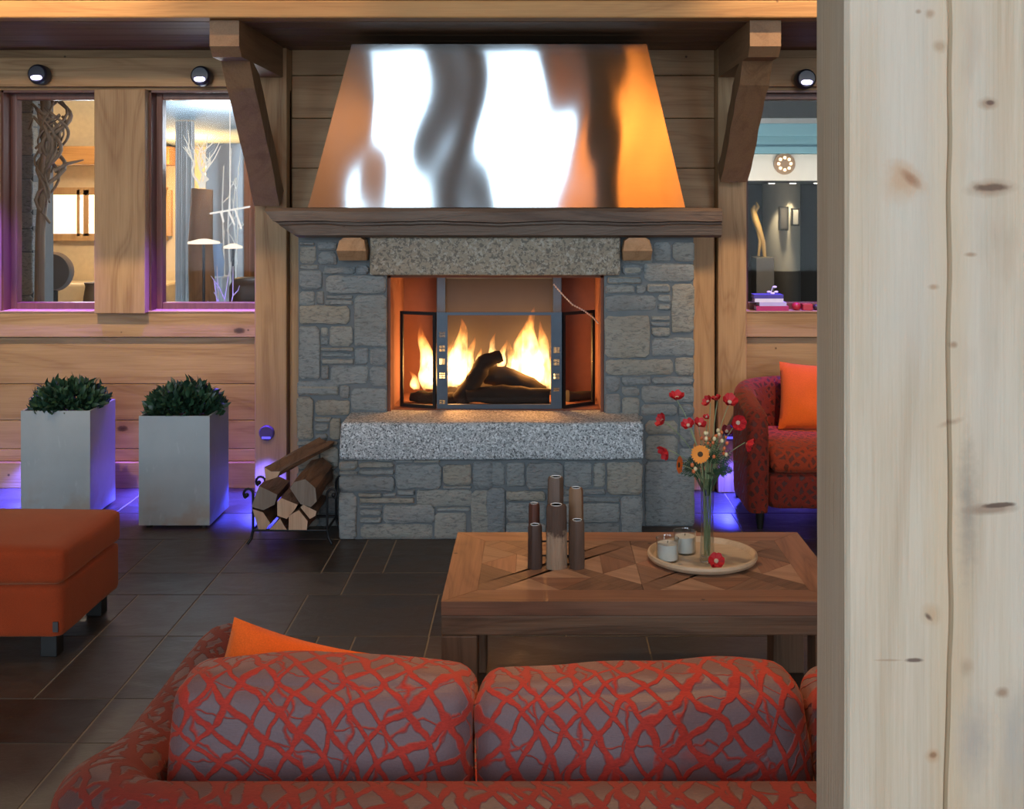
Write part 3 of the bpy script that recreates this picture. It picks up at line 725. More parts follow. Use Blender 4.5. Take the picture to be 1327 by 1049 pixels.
for x in (x0, x1):
    sx = -1 if x == x0 else 1
    for y in (y0, y1):
        mb = MB(); mb.tube([fr((x + sx * .025, y - .01, .006)), fr((x + sx * .008, y, .03)), fr((x, y, .07))], .007, 8); mb.build('foot', m_iron, rk, True)
    for y in (y0, y1):
        mb = MB(); zt = PZ(628, 5.42)
        pts = [(x, y, .07), (x, y, zt - .04)] + [(x + sx * (.022 - .022 * math.cos(a)), y, zt - .04 + .024 * math.sin(a)) for a in (k * PI / 6 for k in range(1, 9))]
        mb.tube([fr(p) for p in pts], .006, 8); mb.sphere(fr((x + sx * .03, y, zt - .045)), .011, 2); mb.build('upright', m_iron, rk, True)

# ------------------------------------------------------------------ planters
def planter(loc, label, seed):
    e = thing('planter', label, 'planter', loc, 0, 'square metal planters by the wall')
    w, h, b = .347, .535, .018
    mb = MB(); 
    for (xa, xb, ya, yb) in ((0, w, 0, .01), (0, w, w - .01, w), (0, .01, .01, w - .01), (w - .01, w, .01, w - .01)): mb.box(xa, xb, ya, yb, b, b + h)
    mb.box(.01, w - .01, .01, w - .01, b, b + .01); mb.build('pot', m_zinc, e)
    mb = MB(); mb.box(.01, w - .01, .01, w - .01, b + .3, b + h - .03); mb.build('soil', plain('potting_soil', (.03, .02, .014), .95), e)
    for fx in (.04, w - .04):
        for fy in (.04, w - .04):
            mb = MB(); mb.lathe([(.016, 0), (.016, .019)], (fx, fy, 0), 12); mb.build('foot', m_black, e)
    mb = MB(seed); R = mb.r
    for k in range(620):
        u = R.random() ** .6; th = R.uniform(0, 2 * PI); ph = math.acos(1 - u * .98)      # direction on the dome
        dv = Vector((math.sin(ph) * math.cos(th), math.sin(ph) * math.sin(th), math.cos(ph)))
        rr = R.uniform(.62, 1.0)
        c = Vector((w / 2 + dv.x * .165 * rr, w / 2 + dv.y * .165 * rr, b + h - .015 + dv.z * .135 * rr))
        d = (dv + Vector((0, 0, .35)) + Vector((R.uniform(-.55, .55), R.uniform(-.55, .55), R.uniform(-.35, .45)))).normalized()
        side = d.cross(Vector((R.uniform(-1, 1), R.uniform(-1, 1), R.uniform(-1, 1)))).normalized(); nn = d.cross(side)
        L = R.uniform(.045, .075); W = R.uniform(.011, .017)
        mid = [c + d * L * t_ + nn * (.012 * math.sin(PI * t_)) for t_ in (0, .3, .65, 1)]
        lf = [mid[1] + side * W + nn * .004, mid[2] + side * W * .85 + nn * .004]; rt = [mid[1] - side * W + nn * .004, mid[2] - side * W * .85 + nn * .004]
        mb.mi = 0 if R.random() < .45 else 1
        vm = [mb.v(p) for p in mid]; vl = [mb.v(p) for p in lf]; vr = [mb.v(p) for p in rt]
        for q in ([vm[0], vl[0], vm[1]], [vm[0], vm[1], vr[0]], [vl[0], vl[1], vm[2], vm[1]], [vm[1], vm[2], vr[1], vr[0]], [vl[1], vm[3], vm[2]], [vm[2], vm[3], vr[1]]): mb.face(q)
    o = mb.build('foliage', [m_green, m_green2], e, True); o['label'] = 'clipped dome of pointed dark green leaves'
    return e
planter((-1.944, 5.66, 0), 'square zinc planter with rounded shrub, standing beside the firewood', 11)
planter((-2.583, 5.8, 0), 'square zinc planter with rounded shrub, leftmost, partly behind the ottoman', 12)

# ------------------------------------------------------------------ wall lamps
def lamp(x, y, z, label, r=.055, pw=520):
    e = thing('wall_light', label, 'wall light', (x, y, z), 0, 'violet wall lights over the windows')
    My = Matrix.Rotation(PI / 2, 4, 'X')
    mb = MB(); mb.lathe([(r * .6, -.001), (r * .6, .012)], M=My, seg=24); mb.build('mount', m_black, e, 40)
    mb = MB(); mb.lathe([(r * .8, .012), (r, .02), (r, .07), (r * .93, .082), (r * .8, .088)], M=My, seg=32); mb.build('housing', plain('dark_blue_housing', (.02, .02, .035), .35), e, 40)
    M2 = Matrix.Translation((0, -.074, -r * .55)) @ Matrix.Rotation(math.radians(58), 4, 'X') @ Matrix.Diagonal((1, .42, 1, 1))
    mb = MB(); mb.lathe([(r * .55, .012), (r * .55, .024)], M=M2, seg=20); mb.build('lens', glow('violet_lens', (.55, .5, 1), 7), e, 40)
    spot('violet_beam', (x, y - .075, z - r - .01), (x, y - .02, .9), pw, UV, 44, .7, .02)
lamp(PX(52, 6.40), 6.44, PZ(97, 6.40), 'small round violet wall light over the leftmost window')
lamp(PX(262, 6.40), 6.44, PZ(99, 6.40), 'small round violet wall light over the window next to the left brace')
lamp(PX(1043, 6.40), 6.44, PZ(103, 6.40), 'small round violet wall light over the window at right', pw=170)
def step_light(x, y, z, label, pw=140):
    e = thing('step_light', label, 'step light', (x, y, z), 0, 'low violet lights near the floor')
    My = Matrix.Rotation(PI / 2, 4, 'X')
    mb = MB(); mb.lathe([(.042, -.001), (.042, .012), (.036, .02)], M=My, seg=24); mb.build('housing', plain('violet_enamel', (.09, .06, .2), .4), e, 40)
    mb = MB(); mb.box(-.024, .024, -.024, -.018, -.03, -.018); mb.build('lens', glow('blue_lens', (.15, .12, 1), 1.2), e)
    spot('blue_wash', (x, y - .09, z - .035), (x, y - .17, 0), pw, BLUE, 104, .5, .02)
step_light(PX(346, 6.36), 6.36, PZ(561, 6.36), 'small round violet step light on the post behind the firewood', 80)
step_light(-1.99, 6.49, .33, 'unseen low step light added behind the right-hand planter for the blue floor glow')  # unseen fixtures behind both planters, added for the blue on the floor
step_light(-2.75, 6.49, .33, 'unseen low step light added behind the leftmost planter for the blue floor glow')
step_light(PX(946, 6.36), 6.36, PZ(561, 6.36), 'small round violet step light added on the right-hand post, behind the flowers, to turn the floor blue', 80)  # added fixture, gives the floor at right its blue
step_light(1.42, 6.49, .33, 'unseen low step light added behind the red armchair for the blue floor glow')  # unseen, added to light the floor blue behind the chair

# ------------------------------------------------------------------ ottoman
ot = thing('ottoman', 'square burnt orange ottoman with seam, cut off by the left edge', 'ottoman', (-1.98, 4.3, 0), math.radians(-1))
hw, hd_ = .335, .272
mb = MB(); mb.cushion((hw, hd_, .092), .022, (0, 0, .0), 12, Matrix.Translation((0, 0, .172)), .002); mb.build('base', m_ottoman, ot, 70)
mb = MB(); mb.cushion((hw + .004, hd_ + .004, .062), .026, (.004, .004, .022), 14, Matrix.Translation((0, 0, .328)), .003); mb.build('cushion', m_ottoman, ot, 70)
for sx in (-1, 1):
    for sy in (-1, 1): mb = MB(); mb.box(sx * .27 - .03, sx * .27 + .03, sy * .20 - .03, sy * .20 + .03, 0, .082, .004); mb.build('leg', m_black, ot)
mb = MB(); mb.box(hw - .03, hw - .012, -hd_ - .003, -hd_ + .002, .105, .14); mb.build('care_tag', plain('dark_tag', (.06, .05, .05), .7), ot)

# ------------------------------------------------------------------ coffee table
X0, X1, Y0, Y1, TZ = -.274, .908, 3.33, 4.03, .45
tb = thing('coffee_table', 'low coffee table of reclaimed wood with parquet star top', 'table', (.317, 3.68, 0))
tl = lambda x, y: (x - .317, y - 3.68)
def slab(mb, poly, z0, z1):
    vs = [Vector((*tl(*p), z0)) for p in poly]; mb.prism(vs, (0, 0, z1 - z0))
    return mb
mb = MB(100); bw = .10; g = .0008
ring = [((X0, Y0), (X1, Y0), (X1 - bw, Y0 + bw), (X0 + bw, Y0 + bw), 0), ((X1, Y0), (X1, Y1), (X1 - bw, Y1 - bw), (X1 - bw, Y0 + bw), 1), ((X1, Y1), (X0, Y1), (X0 + bw, Y1 - bw), (X1 - bw, Y1 - bw), 0), ((X0, Y1), (X0, Y0), (X0 + bw, Y0 + bw), (X0 + bw, Y1 - bw), 1)]
def inset(poly, e):
    c = Vector((sum(p[0] for p in poly) / len(poly), sum(p[1] for p in poly) / len(poly)))
    return [tuple(Vector(p) + (c - Vector(p)).normalized() * e) for p in poly]
for a, b, c, d, mi in ring: mb.mi = mi; slab(mb, inset((a, b, c, d), .001), TZ - .04, TZ)
ix0, ix1, iy0, iy1 = X0 + bw, X1 - bw, Y0 + bw, Y1 - bw
for q in range(2):
    sx0 = ix0 + (ix1 - ix0) * q / 2; sx1 = ix0 + (ix1 - ix0) * (q + 1) / 2
    w = .055; cx, cy = (sx0 + sx1) / 2, (iy0 + iy1) / 2
    def P2(u, v): return (sx0 + (sx1 - sx0) * u, iy0 + (iy1 - iy0) * v)
    e = .1; m_ = .5
    # diagonal boards
    mb.mi = 2; slab(mb, inset([P2(0, 0), P2(e, 0), P2(1, 1 - e), P2(1, 1), P2(1 - e, 1), P2(0, e)], .001), TZ - .03, TZ)
    mb.mi = 3; slab(mb, inset([P2(1, 0), P2(1, e), P2(.5 + e / 2, .5), P2(.5, .5 - e / 2), P2(1 - e, 0)], .001), TZ - .03, TZ); slab(mb, inset([P2(0, 1), P2(0, 1 - e), P2(.5 - e / 2, .5), P2(.5, .5 + e / 2), P2(e, 1)], .001), TZ - .03, TZ)
    tri = [[P2(e, 0), P2(1 - e, 0), P2(.5, .5 - e / 2 )], [P2(1, e), P2(1, 1 - e), P2(.5 + e / 2, .5)], [P2(1 - e, 1), P2(e, 1), P2(.5, .5 + e / 2)], [P2(0, 1 - e), P2(0, e), P2(.5 - e / 2, .5)]]
    for ti, (a, b, c) in enumerate(tri):
        if ti in (0, 2): tri[ti]
        a, b, c = Vector(a), Vector(b), Vector(c); md = (a + b) / 2; h1, h2 = (a + c) / 2, (b + c) / 2
        k1, k2 = a.lerp(b, .5), None
        for pi_, (poly, mi) in enumerate((((a, md, h1), 4), ((md, b, h2), 2 if ti % 2 else 3), ((h1, md, h2), 1 if ti % 2 else 0), ((h1, h2, c), 4))):
            mb.mi = mi; slab(mb, inset([tuple(p) for p in poly], .0012), TZ - .03, TZ)
mb.mi = 0; slab(mb, [(ix0, iy0), (ix1, iy0), (ix1, iy1), (ix0, iy1)], TZ - .04, TZ - .031)
mb.build('tabletop', [m_table, m_tabley, m_tabled, m_tablee, m_tlight], tb)
mb = MB(101); az = .352
mb.box(X0 - .317, X1 - .317, Y0 - 3.68, Y0 - 3.68 + .10, az, TZ - .041, .004); mb.box(X0 - .317, X1 - .317, Y1 - 3.68 - .10, Y1 - 3.68, az, TZ - .041, .004)
mb.box(X0 - .317, X0 - .317 + .1, Y0 - 3.58, Y1 - 3.78, az, TZ - .041, .004); mb.box(X1 - .317 - .1, X1 - .317, Y0 - 3.58, Y1 - 3.78, az, TZ - .041, .004)
mb.build('apron', m_tleg, tb)
for x in (X0, X1 - .105):
    for y in (Y0, Y1 - .105): mb = MB(int(x * 99 + y * 7)); mb.box(x - .317, x - .317 + .105, y - 3.68, y - 3.68 + .105, 0, az - .001, .005); mb.build('leg', m_tlegz, tb)

# candle holder
ch = thing('candle_holder', 'cluster of six rustic wooden pillars with tealights on the coffee table', 'candle holder', (PX(720, 3.64), 3.65, TZ))
c0 = Vector((PX(720, 3.64), 3.65, TZ))
def split_mat():
    t = NT('half_stripped_wood'); co = t.coords(); sp = t.n('SeparateXYZ'); t.l(co, sp.inputs[0])
    st = t.noise(t.mapping(co, (1, 1, .08)), 160, 3); lo = t.noise(co, 40, 3)
    h = t.math('ADD', sp.outputs[2], t.math('MULTIPLY', t.math('SUBTRACT', lo, .5), .10))
    bark = t.mix(st, (.05, .028, .02), (.13, .075, .05)); bare = t.mix(st, (.24, .145, .085), (.50, .35, .23))
    col = t.mix(t.ramp(h, [(.095, 1), (.115, 0)]), bark, bare)
    t.bsdf(col, .8, bump=st, bstr=.6, bdist=.004); return t.m
mats = [wood('driftwood_dark', (.085, .048, .034), (.03, .017, .013), 'z', freq=14, knots=False), split_mat(), wood('driftwood_brown', (.13, .075, .048), (.055, .03, .02), 'z', freq=14, knots=False), wood('driftwood_red', (.12, .045, .028), (.055, .02, .013), 'z', freq=14, knots=False), wood('driftwood_grey', (.16, .10, .07), (.06, .037, .026), 'z', freq=14), wood('driftwood_tan', (.26, .145, .075), (.14, .07, .035), 'z', freq=14)]
for i, (a, b, top, d) in enumerate(((683.5, 703, 683, 3.615), (707, 735, 657, 3.615), (738, 758.5, 677, 3.615), (684, 700, 655, 3.69), (709, 732, 621, 3.70), (737, 756.5, 635, 3.69))):
    mb = MB(i); x0, x1 = PX(a, d), PX(b, d); r = (x1 - x0) / 2; zt = PZ(top, d) - TZ; cx = (x0 + x1) / 2 - c0.x; cy = d + r * .5 - c0.y + (.0 if i < 3 else .012)
    if i >= 3: cy = max(cy, .045)
    else: cy = -.012
    sg = 9; ph = mb.r.uniform(0, 1); rows = []; rj = [1 + mb.r.uniform(-.10, .04) for _ in range(sg)]
    for z, sc in ((0, 1), (.004, 1.02), (zt * .5, 1.0), (zt - .008, .97), (zt, .86)):
        rows.append([mb.v((cx + math.cos(2 * PI * k / sg + ph) * r * sc * rj[k], cy + math.sin(2 * PI * k / sg + ph) * min(r, .028) * sc * rj[k], z)) for k in range(sg)])
    mb.skin(rows); p = mb.build('pillar', mats[i], ch, 40)
    rt = min(.0185, r * .62)
    mb = MB(); mb.lathe([(rt * .9, -.002), (rt, .002), (rt * .93, .002), (rt * .9, .0)], (cx, cy, zt), 20); tcup = mb.build('tealight', [m_wax], p, 40); tcup['label'] = 'white tealight'
mb = MB()
for z in (.03, .075): mb.tube([(-.05, .016, z), (.05, .016, z)], .003, 6)
for xx in (-.026, .028): mb.tube([(xx, -.01, .05), (xx, .04, .05)], .003, 6)
mb.build('dowel', m_black, ch, True)

# tray, jars, vase
TX, TY = .533, 3.717
tr = MB(); tr.lathe([(.10, 0), (.155, .001), (.171, .008), (.176, .018), (.174, .026), (.168, .028), (.163, .024), (.157, .012), (.14, .009), (.02, .009)], (0, 0, 0), 64)
tag(tr.build('tray', m_tray, None, 40, (TX, TY, TZ)), 'round cream wooden tray with raised rim on the coffee table', 'tray')
TT = TZ + .0095
def jar(px, py, d, label):
    x = PX(px, d); e = thing('candle_jar', label, 'candle jar', (x, d, TT), 0, 'glass candle jars')
    mb = MB(); mb.lathe([(.034, 0), (.036, .004), (.036, .066), (.0375, .070), (.0355, .072), (.034, .066), (.034, .006), (.002, .005)], (0, 0, 0), 36); mb.build('glass', m_jar, e, 40)
    mb = MB(); mb.lathe([(.033, .0055), (.0335, .012), (.0335, .054), (.002, .055)], (0, 0, 0), 32); w = mb.build('wax', m_wax, e, 40)
    mb = MB(); mb.tube([(0, 0, .054), (.001, 0, .062)], .0012, 6); mb.build('wick', m_black, w)
jar(865, 723, 3.685, 'glass candle jar nearest the rim at the left side of the tray')
jar(887.5, 714, 3.765, 'glass candle jar further back, next to the vase')
VX, VY = PX(918, 3.64) , 3.665
va = MB(); va.lathe([(.020, 0), (.024, .003), (.0235, .02), (.020, .10), (.0195, .16), (.022, .255), (.0235, .268), (.0215, .268), (.020, .255), (.0175, .16), (.018, .10), (.0205, .02), (.001, .014)], (0, 0, 0), 36)
tag(va.build('vase', m_jar, None, 50, (VX, VY, TT)), 'tall slim clear glass vase of flowers standing on the tray', 'vase')

def stem_pts(head, tail_dir, k):
    a = k * 2.4; base = Vector((VX + .009 * math.cos(a), VY + .009 * math.sin(a), TT + .022)); mouth = Vector((VX + .011 * math.cos(a + 2.6), VY + .011 * math.sin(a + 2.6), TT + .262))
    dirx = (head.x - VX); mouth.x = VX + max(-.013, min(.013, dirx * .3))
    ctrl = mouth + Vector((dirx * .15, 0, (head.z - mouth.z) * .55))
    pts = [base, base.lerp(mouth, .5), mouth]
    end = head - tail_dir * .004
    for i in range(1, 9):
        u = i / 8; pts.append(mouth * (1 - u) ** 2 + ctrl * 2 * u * (1 - u) + end * u * u)
    return pts
def petals_poppy(mb, M, R, n=5, r=.024, cup=.6):
    for k in range(n):
        a0 = 2 * PI * k / n + R.uniform(-.2, .2); rows = []
        for i in range(6):
            u = i / 5; row = []
            for j in range(7):
                v = (j / 6 - .5); a = a0 + v * 1.9 * (.35 + .65 * math.sin(PI * min(1, u * .62 + .12)))
                rr = r * u * (1 - .12 * (2 * v) ** 2); z = cup * r * (u ** 1.6) + .18 * r * math.sin(9 * v + k) * u + (k % 2) * .05 * r
                row.append(mb.v(M @ Vector((rr * math.cos(a), rr * math.sin(a), z))))
            rows.append(row)
        mb.skin(rows, cap=False, close=False)
def petals_daisy(mb, M, R, n=20, r=.029):
    for layer in range(2):
        for k in range(n):
            a = 2 * PI * (k + layer * .5) / n; ca, sa = math.cos(a), math.sin(a); w = r * .16; L = r * (1 - .16 * layer) * R.uniform(.93, 1.03); z0 = .002 + .0022 * layer
            P_ = [(.25 * r, -w * .5, z0), (.25 * r, w * .5, z0), (.7 * L, w, z0 + .003), (L * .97, w * .5, z0 + .001), (L, 0, z0), (L * .97, -w * .5, z0 + .001), (.7 * L, -w, z0 + .003)]
            mb.face([mb.v(M @ Vector((x * ca - y * sa, x * sa + y * ca, z))) for x, y, z in P_])
def flower(kind, px, py, d, direc, size, label, cat='flower', seed=0, mat=None, stem=True, cup=.6):
    head = Vector((PX(px, d), d, PZ(py, d))); D = Vector(direc).normalized(); R = random.Random(seed)
    e = thing(kind, label, cat, head, 0, 'cut flowers in the glass vase' if stem else None)
    if stem:
        mb = MB(); mb.tube([p - head for p in stem_pts(head, D, seed)], .0013, 6); mb.build('stem', m_stem, e, True)
    M = to_dir(D); mb = MB()
    if kind == 'gerbera':
        petals_daisy(mb, M, R, 20, size); mb.build('petals', mat or m_ger, e, True)
        mb = MB(); mb.lathe([(size * .30, 0), (size * .28, .006), (size * .1, .007)], M=M, seg=16); mb.build('centre', m_ctr, e, True)
    else:
        petals_poppy(mb, M, R, 6, size, cup); mb.build('petals', mat or m_red, e, True)
        mb = MB(); mb.lathe([(size * .05, 0), (size * .26, .003), (size * .27, .009), (size * .1, .012)], M=M, seg=14); mb.build('centre', m_pist, e, True)
    return e
fl = [
 ('anemone', 877.4, 518, 3.66, (-.1, -.35, .9), .024, 'red flower highest on the left of the bouquet', None),
 ('anemone', 860.7, 546.7, 3.64, (-.85, -.25, .4), .023, 'red flower furthest out on the left of the bouquet', None),
 ('anemone', 864.7, 584, 3.64, (-.7, -.3, -.35), .025, 'red drooping flower lowest on the left of the bouquet', None),
 ('anemone', 892.5, 553, 3.65, (-.3, -.55, .7), .021, 'red flower left of two side by side above the orange gerbera', None),
 ('anemone', 905.5, 552, 3.67, (.25, -.5, .8), .021, 'red flower right of two side by side above the orange gerbera', None),
 ('anemone', 919.5, 522, 3.66, (-.75, -.3, .5), .019, 'small red flower at the top, turned left, in front of the board seam', None),
 ('anemone', 929, 519, 3.69, (-.3, -.1, .9), .016, 'smallest red flower at the very top of the bouquet', None),
 ('anemone', 945, 523, 3.66, (.1, -.65, .75), .025, 'open red flower highest on the right of the bouquet', None),
 ('anemone', 955.5, 548, 3.65, (.12, -.98, .15), .025, 'red flower with pale eye facing the room, at right', None),
 ('anemone', 967, 574.5, 3.65, (.75, -.2, -.35), .024, 'red flower furthest right, against the armchair', None),
 ('anemone', 940.8, 560.5, 3.68, (.2, -.6, .6), .019, 'dark crimson flower behind the orange berries', m_darkred),
 ('anemone', 915.4, 543, 3.68, (0, -.4, .9), .012, 'little red bud above the two paired flowers', None),
 ('gerbera', 907.4, 588.8, 3.61, (-.08, -.98, .12), .030, 'orange gerbera facing the room in the middle of the bouquet', m_ger),
 ('gerbera', 882, 603, 3.62, (-.93, -.2, .1), .029, 'deep orange gerbera seen edge-on, lowest left', m_ger2)]
for i, (k, px, py, d, di, sz, lab, mt_) in enumerate(fl): flower(k, px, py, d, di, sz, lab, 'flower', i + 1, mt_, cup=.75 if k == 'anemone' else .5)
fe = flower('anemone', 928, 722, 3.585, (.05, -.75, .66), .026, 'single red flower lying on the tray at the foot of the vase', 'flower', 30, stem=False, cup=.4); fe.location = (PX(928, 3.585), 3.59, TT + .024)
# berries and greenery
be = thing('berry_sprig', 'sprig of orange and cream berries in the middle of the bouquet', 'berry sprig', (VX, VY, TT + .26)); o0 = Vector((VX, VY, TT + .26))
R = random.Random(4); mbs = MB()
def berry(p, r, m): mbb = MB(); mbb.sphere(p, r, 2, (1, 1, 1.2)); mbb.build('berry', m, be, True)
for k in range(26):
    p = Vector((PX(R.uniform(908, 941), 3.64), 3.64 + R.uniform(-.03, .03), PZ(R.uniform(560, 592), 3.64)))
    mbs.tube([Vector((R.uniform(-.01, .01), 0, -.03)), (p - o0) * .55 + Vector((0, 0, .02)), p - o0], .001, 5)
    berry(p - o0, R.uniform(.0042, .0062), m_berry if R.random() < .5 else m_berry2)
for px_, py_ in ((901, 608), (897, 603), (899, 611)):
    p = Vector((PX(px_, 3.62), 3.62, PZ(py_, 3.62))); berry(p - o0, .006, m_berry if px_ != 901 else m_berry2); mbs.tube([Vector((-.005, 0, -.02)), p - o0], .001, 5)
mbs.build('stem', m_stem, be, True)
ge = thing('greenery', 'fine green leaves and fern filling the bouquet round the vase mouth', 'greenery', o0); mb = MB(5); R = mb.r
for k in range(34):
    a = R.uniform(-1, 1); tip = Vector((a * .085, R.uniform(-.05, .06), R.uniform(.015, .15) * (1 - abs(a) * .5) + .01)); root = Vector((a * .006, 0, -.05))
    mid = root.lerp(tip, .5) + Vector((0, 0, .03)); mb.mi = 0; mb.tube([root, mid, tip], .0009, 5); d = (tip - mid).normalized()
    for q in range(7):
        for sg in (-1, 1):
            u = q / 7; b = mid.lerp(tip, u); s_ = (d.cross(Vector((0, 1, 0))).normalized() * sg + d * .6 + Vector((0, R.uniform(-.5, .5), 0))).normalized(); L = R.uniform(.012, .022) * (1 - u * .4); n_ = s_.cross(d) * .3 + Vector((0, -1, 0)) * .2
            w_ = d * L * .18; mb.face([mb.v(p) for p in (b, b + s_ * L * .5 + w_, b + s_ * L, b + s_ * L * .5 - w_)])
mb.build('leaves', m_green, ge)

# ------------------------------------------------------------------ sofa
def u_shell(mb, path, hw, zb, ztops, r, nseg=8):
    """padded upholstery swept along a path: flat sides, rolled top"""
    pts = [Vector((*p, 0)) for p in path]; n = len(pts); rows = []
    for i, p in enumerate(pts):
        t = (pts[min(i + 1, n - 1)] - pts[max(i - 1, 0)]).normalized(); nr = Vector((t.y, -t.x, 0)); zt = ztops[i]; sc = 1.0; push = Vector()
        e = min(i, n - 1 - i); h = hw[i] if isinstance(hw, list) else hw
        if e == 0: sc, zt2, push = .62, zt - .035, (-t if i == 0 else t) * 0
        elif e == 1: sc, zt2 = .9, zt - .010
        else: zt2 = zt
        row = []; w = h * sc; rr = min(r, w)
        sec = [(-w * .94, zb), (-w, zb + .03), (-w - .004, (zb + zt2) / 2)]
        for k in range(nseg + 1): a = PI - PI / 2 * k / nseg; sec.append((-(w - rr) + rr * math.cos(a), zt2 - rr + rr * math.sin(a)))
        for k in range(nseg + 1): a = PI / 2 - PI / 2 * k / nseg; sec.append(((w - rr) + rr * math.cos(a), zt2 - rr + rr * math.sin(a)))
        sec += [(w + .004, (zb + zt2) / 2), (w, zb + .03), (w * .94, zb)]
        for s_, z in sec: row.append(mb.v(p + nr * s_ + Vector((0, 0, z))))
        rows.append(row)
    mb.skin(rows)
def arc(cx, cy, r, a0, a1, n): return [(cx + r * math.cos(a0 + (a1 - a0) * k / n), cy + r * math.sin(a0 + (a1 - a0) * k / n)) for k in range(n + 1)]
SXL, SXR, SB, SF = -.727, 1.22, 1.825, 2.80
sf = thing('sofa', 'red lattice velvet sofa in the foreground, seen from behind', 'sofa', (-.06, 2.28, 0)); so = Vector((-.06, 2.28, 0))
rc = .14
path = [(SXL + .015, SF), (SXL + .01, SF - .02), (SXL + .005, SF - .06)] + [(SXL, SF - .1 - k * .08) for k in range(9)] + arc(SXL + rc, SB + rc, rc, PI, 1.5 * PI, 8) + [(SXL + rc + (SXR - SXL - 2 * rc) * k / 12, SB) for k in range(1, 12)] + arc(SXR - rc, SB + rc, rc, 1.5 * PI, 2 * PI, 8) + [(SXR, SF - .1 - (8 - k) * .08) for k in range(9)] + [(SXR, SF - .06), (SXR, SF - .02), (SXR, SF)]
zt = []
for x, y in path: zt.append(.60 if y > 2.2 else .60 + .075 * min(1, (2.2 - y) / .3))
mb = MB(); u_shell(mb, [(x - so.x, y - so.y) for x, y in path], .083, .10, zt, .078)
bmesh.ops.subdivide_edges(mb.bm, edges=[e for e in mb.bm.edges if e.calc_length() > .12], cuts=2, use_grid_fill=True)
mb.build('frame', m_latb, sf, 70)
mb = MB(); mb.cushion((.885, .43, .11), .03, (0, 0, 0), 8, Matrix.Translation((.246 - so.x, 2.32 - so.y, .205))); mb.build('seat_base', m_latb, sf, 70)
for xx in (-.355, .235, .835):
    mb = MB(); mb.cushion((.29, .40, .075), .04, (.0, .0, .015), 12, Matrix.Translation((xx - so.x, 2.33 - so.y, .385)), .003); mb.build('seat_cushion', m_lat, sf, 70)
for i, (x0, x1, zt_, tilt, rz, seed) in enumerate(((-.628, -.112, .775, -.012, 1.5, 2), (-.100, .468, .765, .012, -2.0, 5), (.478, 1.10, .755, 0, 1.0, 8))):
    mb = MB(); h = (zt_ - .46) / 2
    M = Matrix.Translation(((x0 + x1) / 2 - so.x, 2.035 - so.y, .46 + h)) @ Matrix.Rotation(math.radians(-7), 4, 'X') @ Matrix.Rotation(math.radians(rz), 4, 'Y') @ Matrix.Rotation(math.radians(rz), 4, 'Z')
    mb.cushion(((x1 - x0) / 2,   .088, h), .042, (.004, .026, .014), 22, M, .010, seed); mb.build('back_cushion', m_lat, sf, 80)
for x in (SXL, SXR):
    for y in (1.86, 2.72): mb = MB(); mb.lathe([(.018, 0), (.026, .1)], (x - so.x, y - so.y, 0), 14); mb.build('leg', m_black, sf, 40)
def pillow(mb, w, h, t, M, wr=.004, seed=0):
    n = 18; rows = []
    for side in (1, -1):
        g = []
        for i in range(n + 1):
            row = []
            for j in range(n + 1):
                u, v = -1 + 2 * i / n, -1 + 2 * j / n
                prof = ((1 - abs(u) ** 2.6) * (1 - abs(v) ** 2.6)) ** .55
                pinch = 1 - .07 * (1 - abs(u) ** 2) * abs(v) ** 3 * 1
                x = u * w / 2 * (1 - .06 * (1 - v * v) * abs(u) ** 4); y = v * h / 2 * (1 - .06 * (1 - u * u) * abs(v) ** 4)
                p = Vector((x, y, side * t / 2 * prof)); p += mnoise.noise_vector(p * 9 + Vector((seed, side, 0))) * wr * prof
                row.append(mb.v(M @ p))
            g.append(row)
        mb.skin(g if side > 0 else [r[::-1] for r in g], cap=False, close=False)
mb = MB(); M = Matrix.Rotation(math.radians(8), 4, 'Z') @ Matrix.Rotation(math.radians(72), 4, 'X') @ Matrix.Rotation(math.radians(-17), 4, 'Z')
pillow(mb, .28, .29, .10, M, .006)
tag(mb.build('cushion', m_orange, None, 80, (-.505, 2.27, .60), merge=True), 'plain orange scatter cushion on the sofa behind the left back cushion', 'cushion')

# ------------------------------------------------------------------ armchair
ac = thing('armchair', 'red tub armchair against the wall, half hidden by the pale post', 'armchair', (1.43, 5.98, 0)); ao = Vector((1.43, 5.98, 0))
AL, AR, AF, AB = 1.085, 1.775, 5.63, 6.33
r2 = .30
path = [(AL, AF), (AL, AF + .02), (AL, AF + .06), (AL, AF + .16), (AL, AF + .27)] + arc(AL + r2, AB - r2, r2, PI, .5 * PI, 10) + [(AL + r2 + .045, AB)] + arc(AR - r2, AB - r2, r2, .5 * PI, 0, 10) + [(AR, AF + .27), (AR, AF + .16), (AR, AF + .06), (AR, AF + .02), (AR, AF)]
zt = [.575 + .075 * min(1, max(0, (y - 5.63) / .55)) for x, y in path]
mb = MB(); u_shell(mb, [(x - ao.x, y - ao.y) for x, y in path], .052, .085, zt, .05)
bmesh.ops.subdivide_edges(mb.bm, edges=[e for e in mb.bm.edges if e.calc_length() > .12], cuts=2, use_grid_fill=True)
mb.build('frame', m_latc_shaded, ac, 70)
mb = MB(); mb.cushion((.29, .31, .09), .03, (0, 0, 0), 8, Matrix.Translation((0, 5.97 - ao.y, .18))); mb.build('seat_base', m_latc_shaded, ac, 70)
mb = MB(); mb.cushion((.285, .31, .06), .04, (0, 0, .015), 12, Matrix.Translation((0, 5.945 - ao.y, .335)), .003); mb.build('seat_cushion', m_latc, ac, 70)
for x in (AL + .01, AR - .01):
    for y in (AF + .04, AB - .06): mb = MB(); mb.lathe([(.014, 0), (.024, .09)], (x - ao.x, y - ao.y, 0), 14); mb.build('leg', m_black, ac, 40)
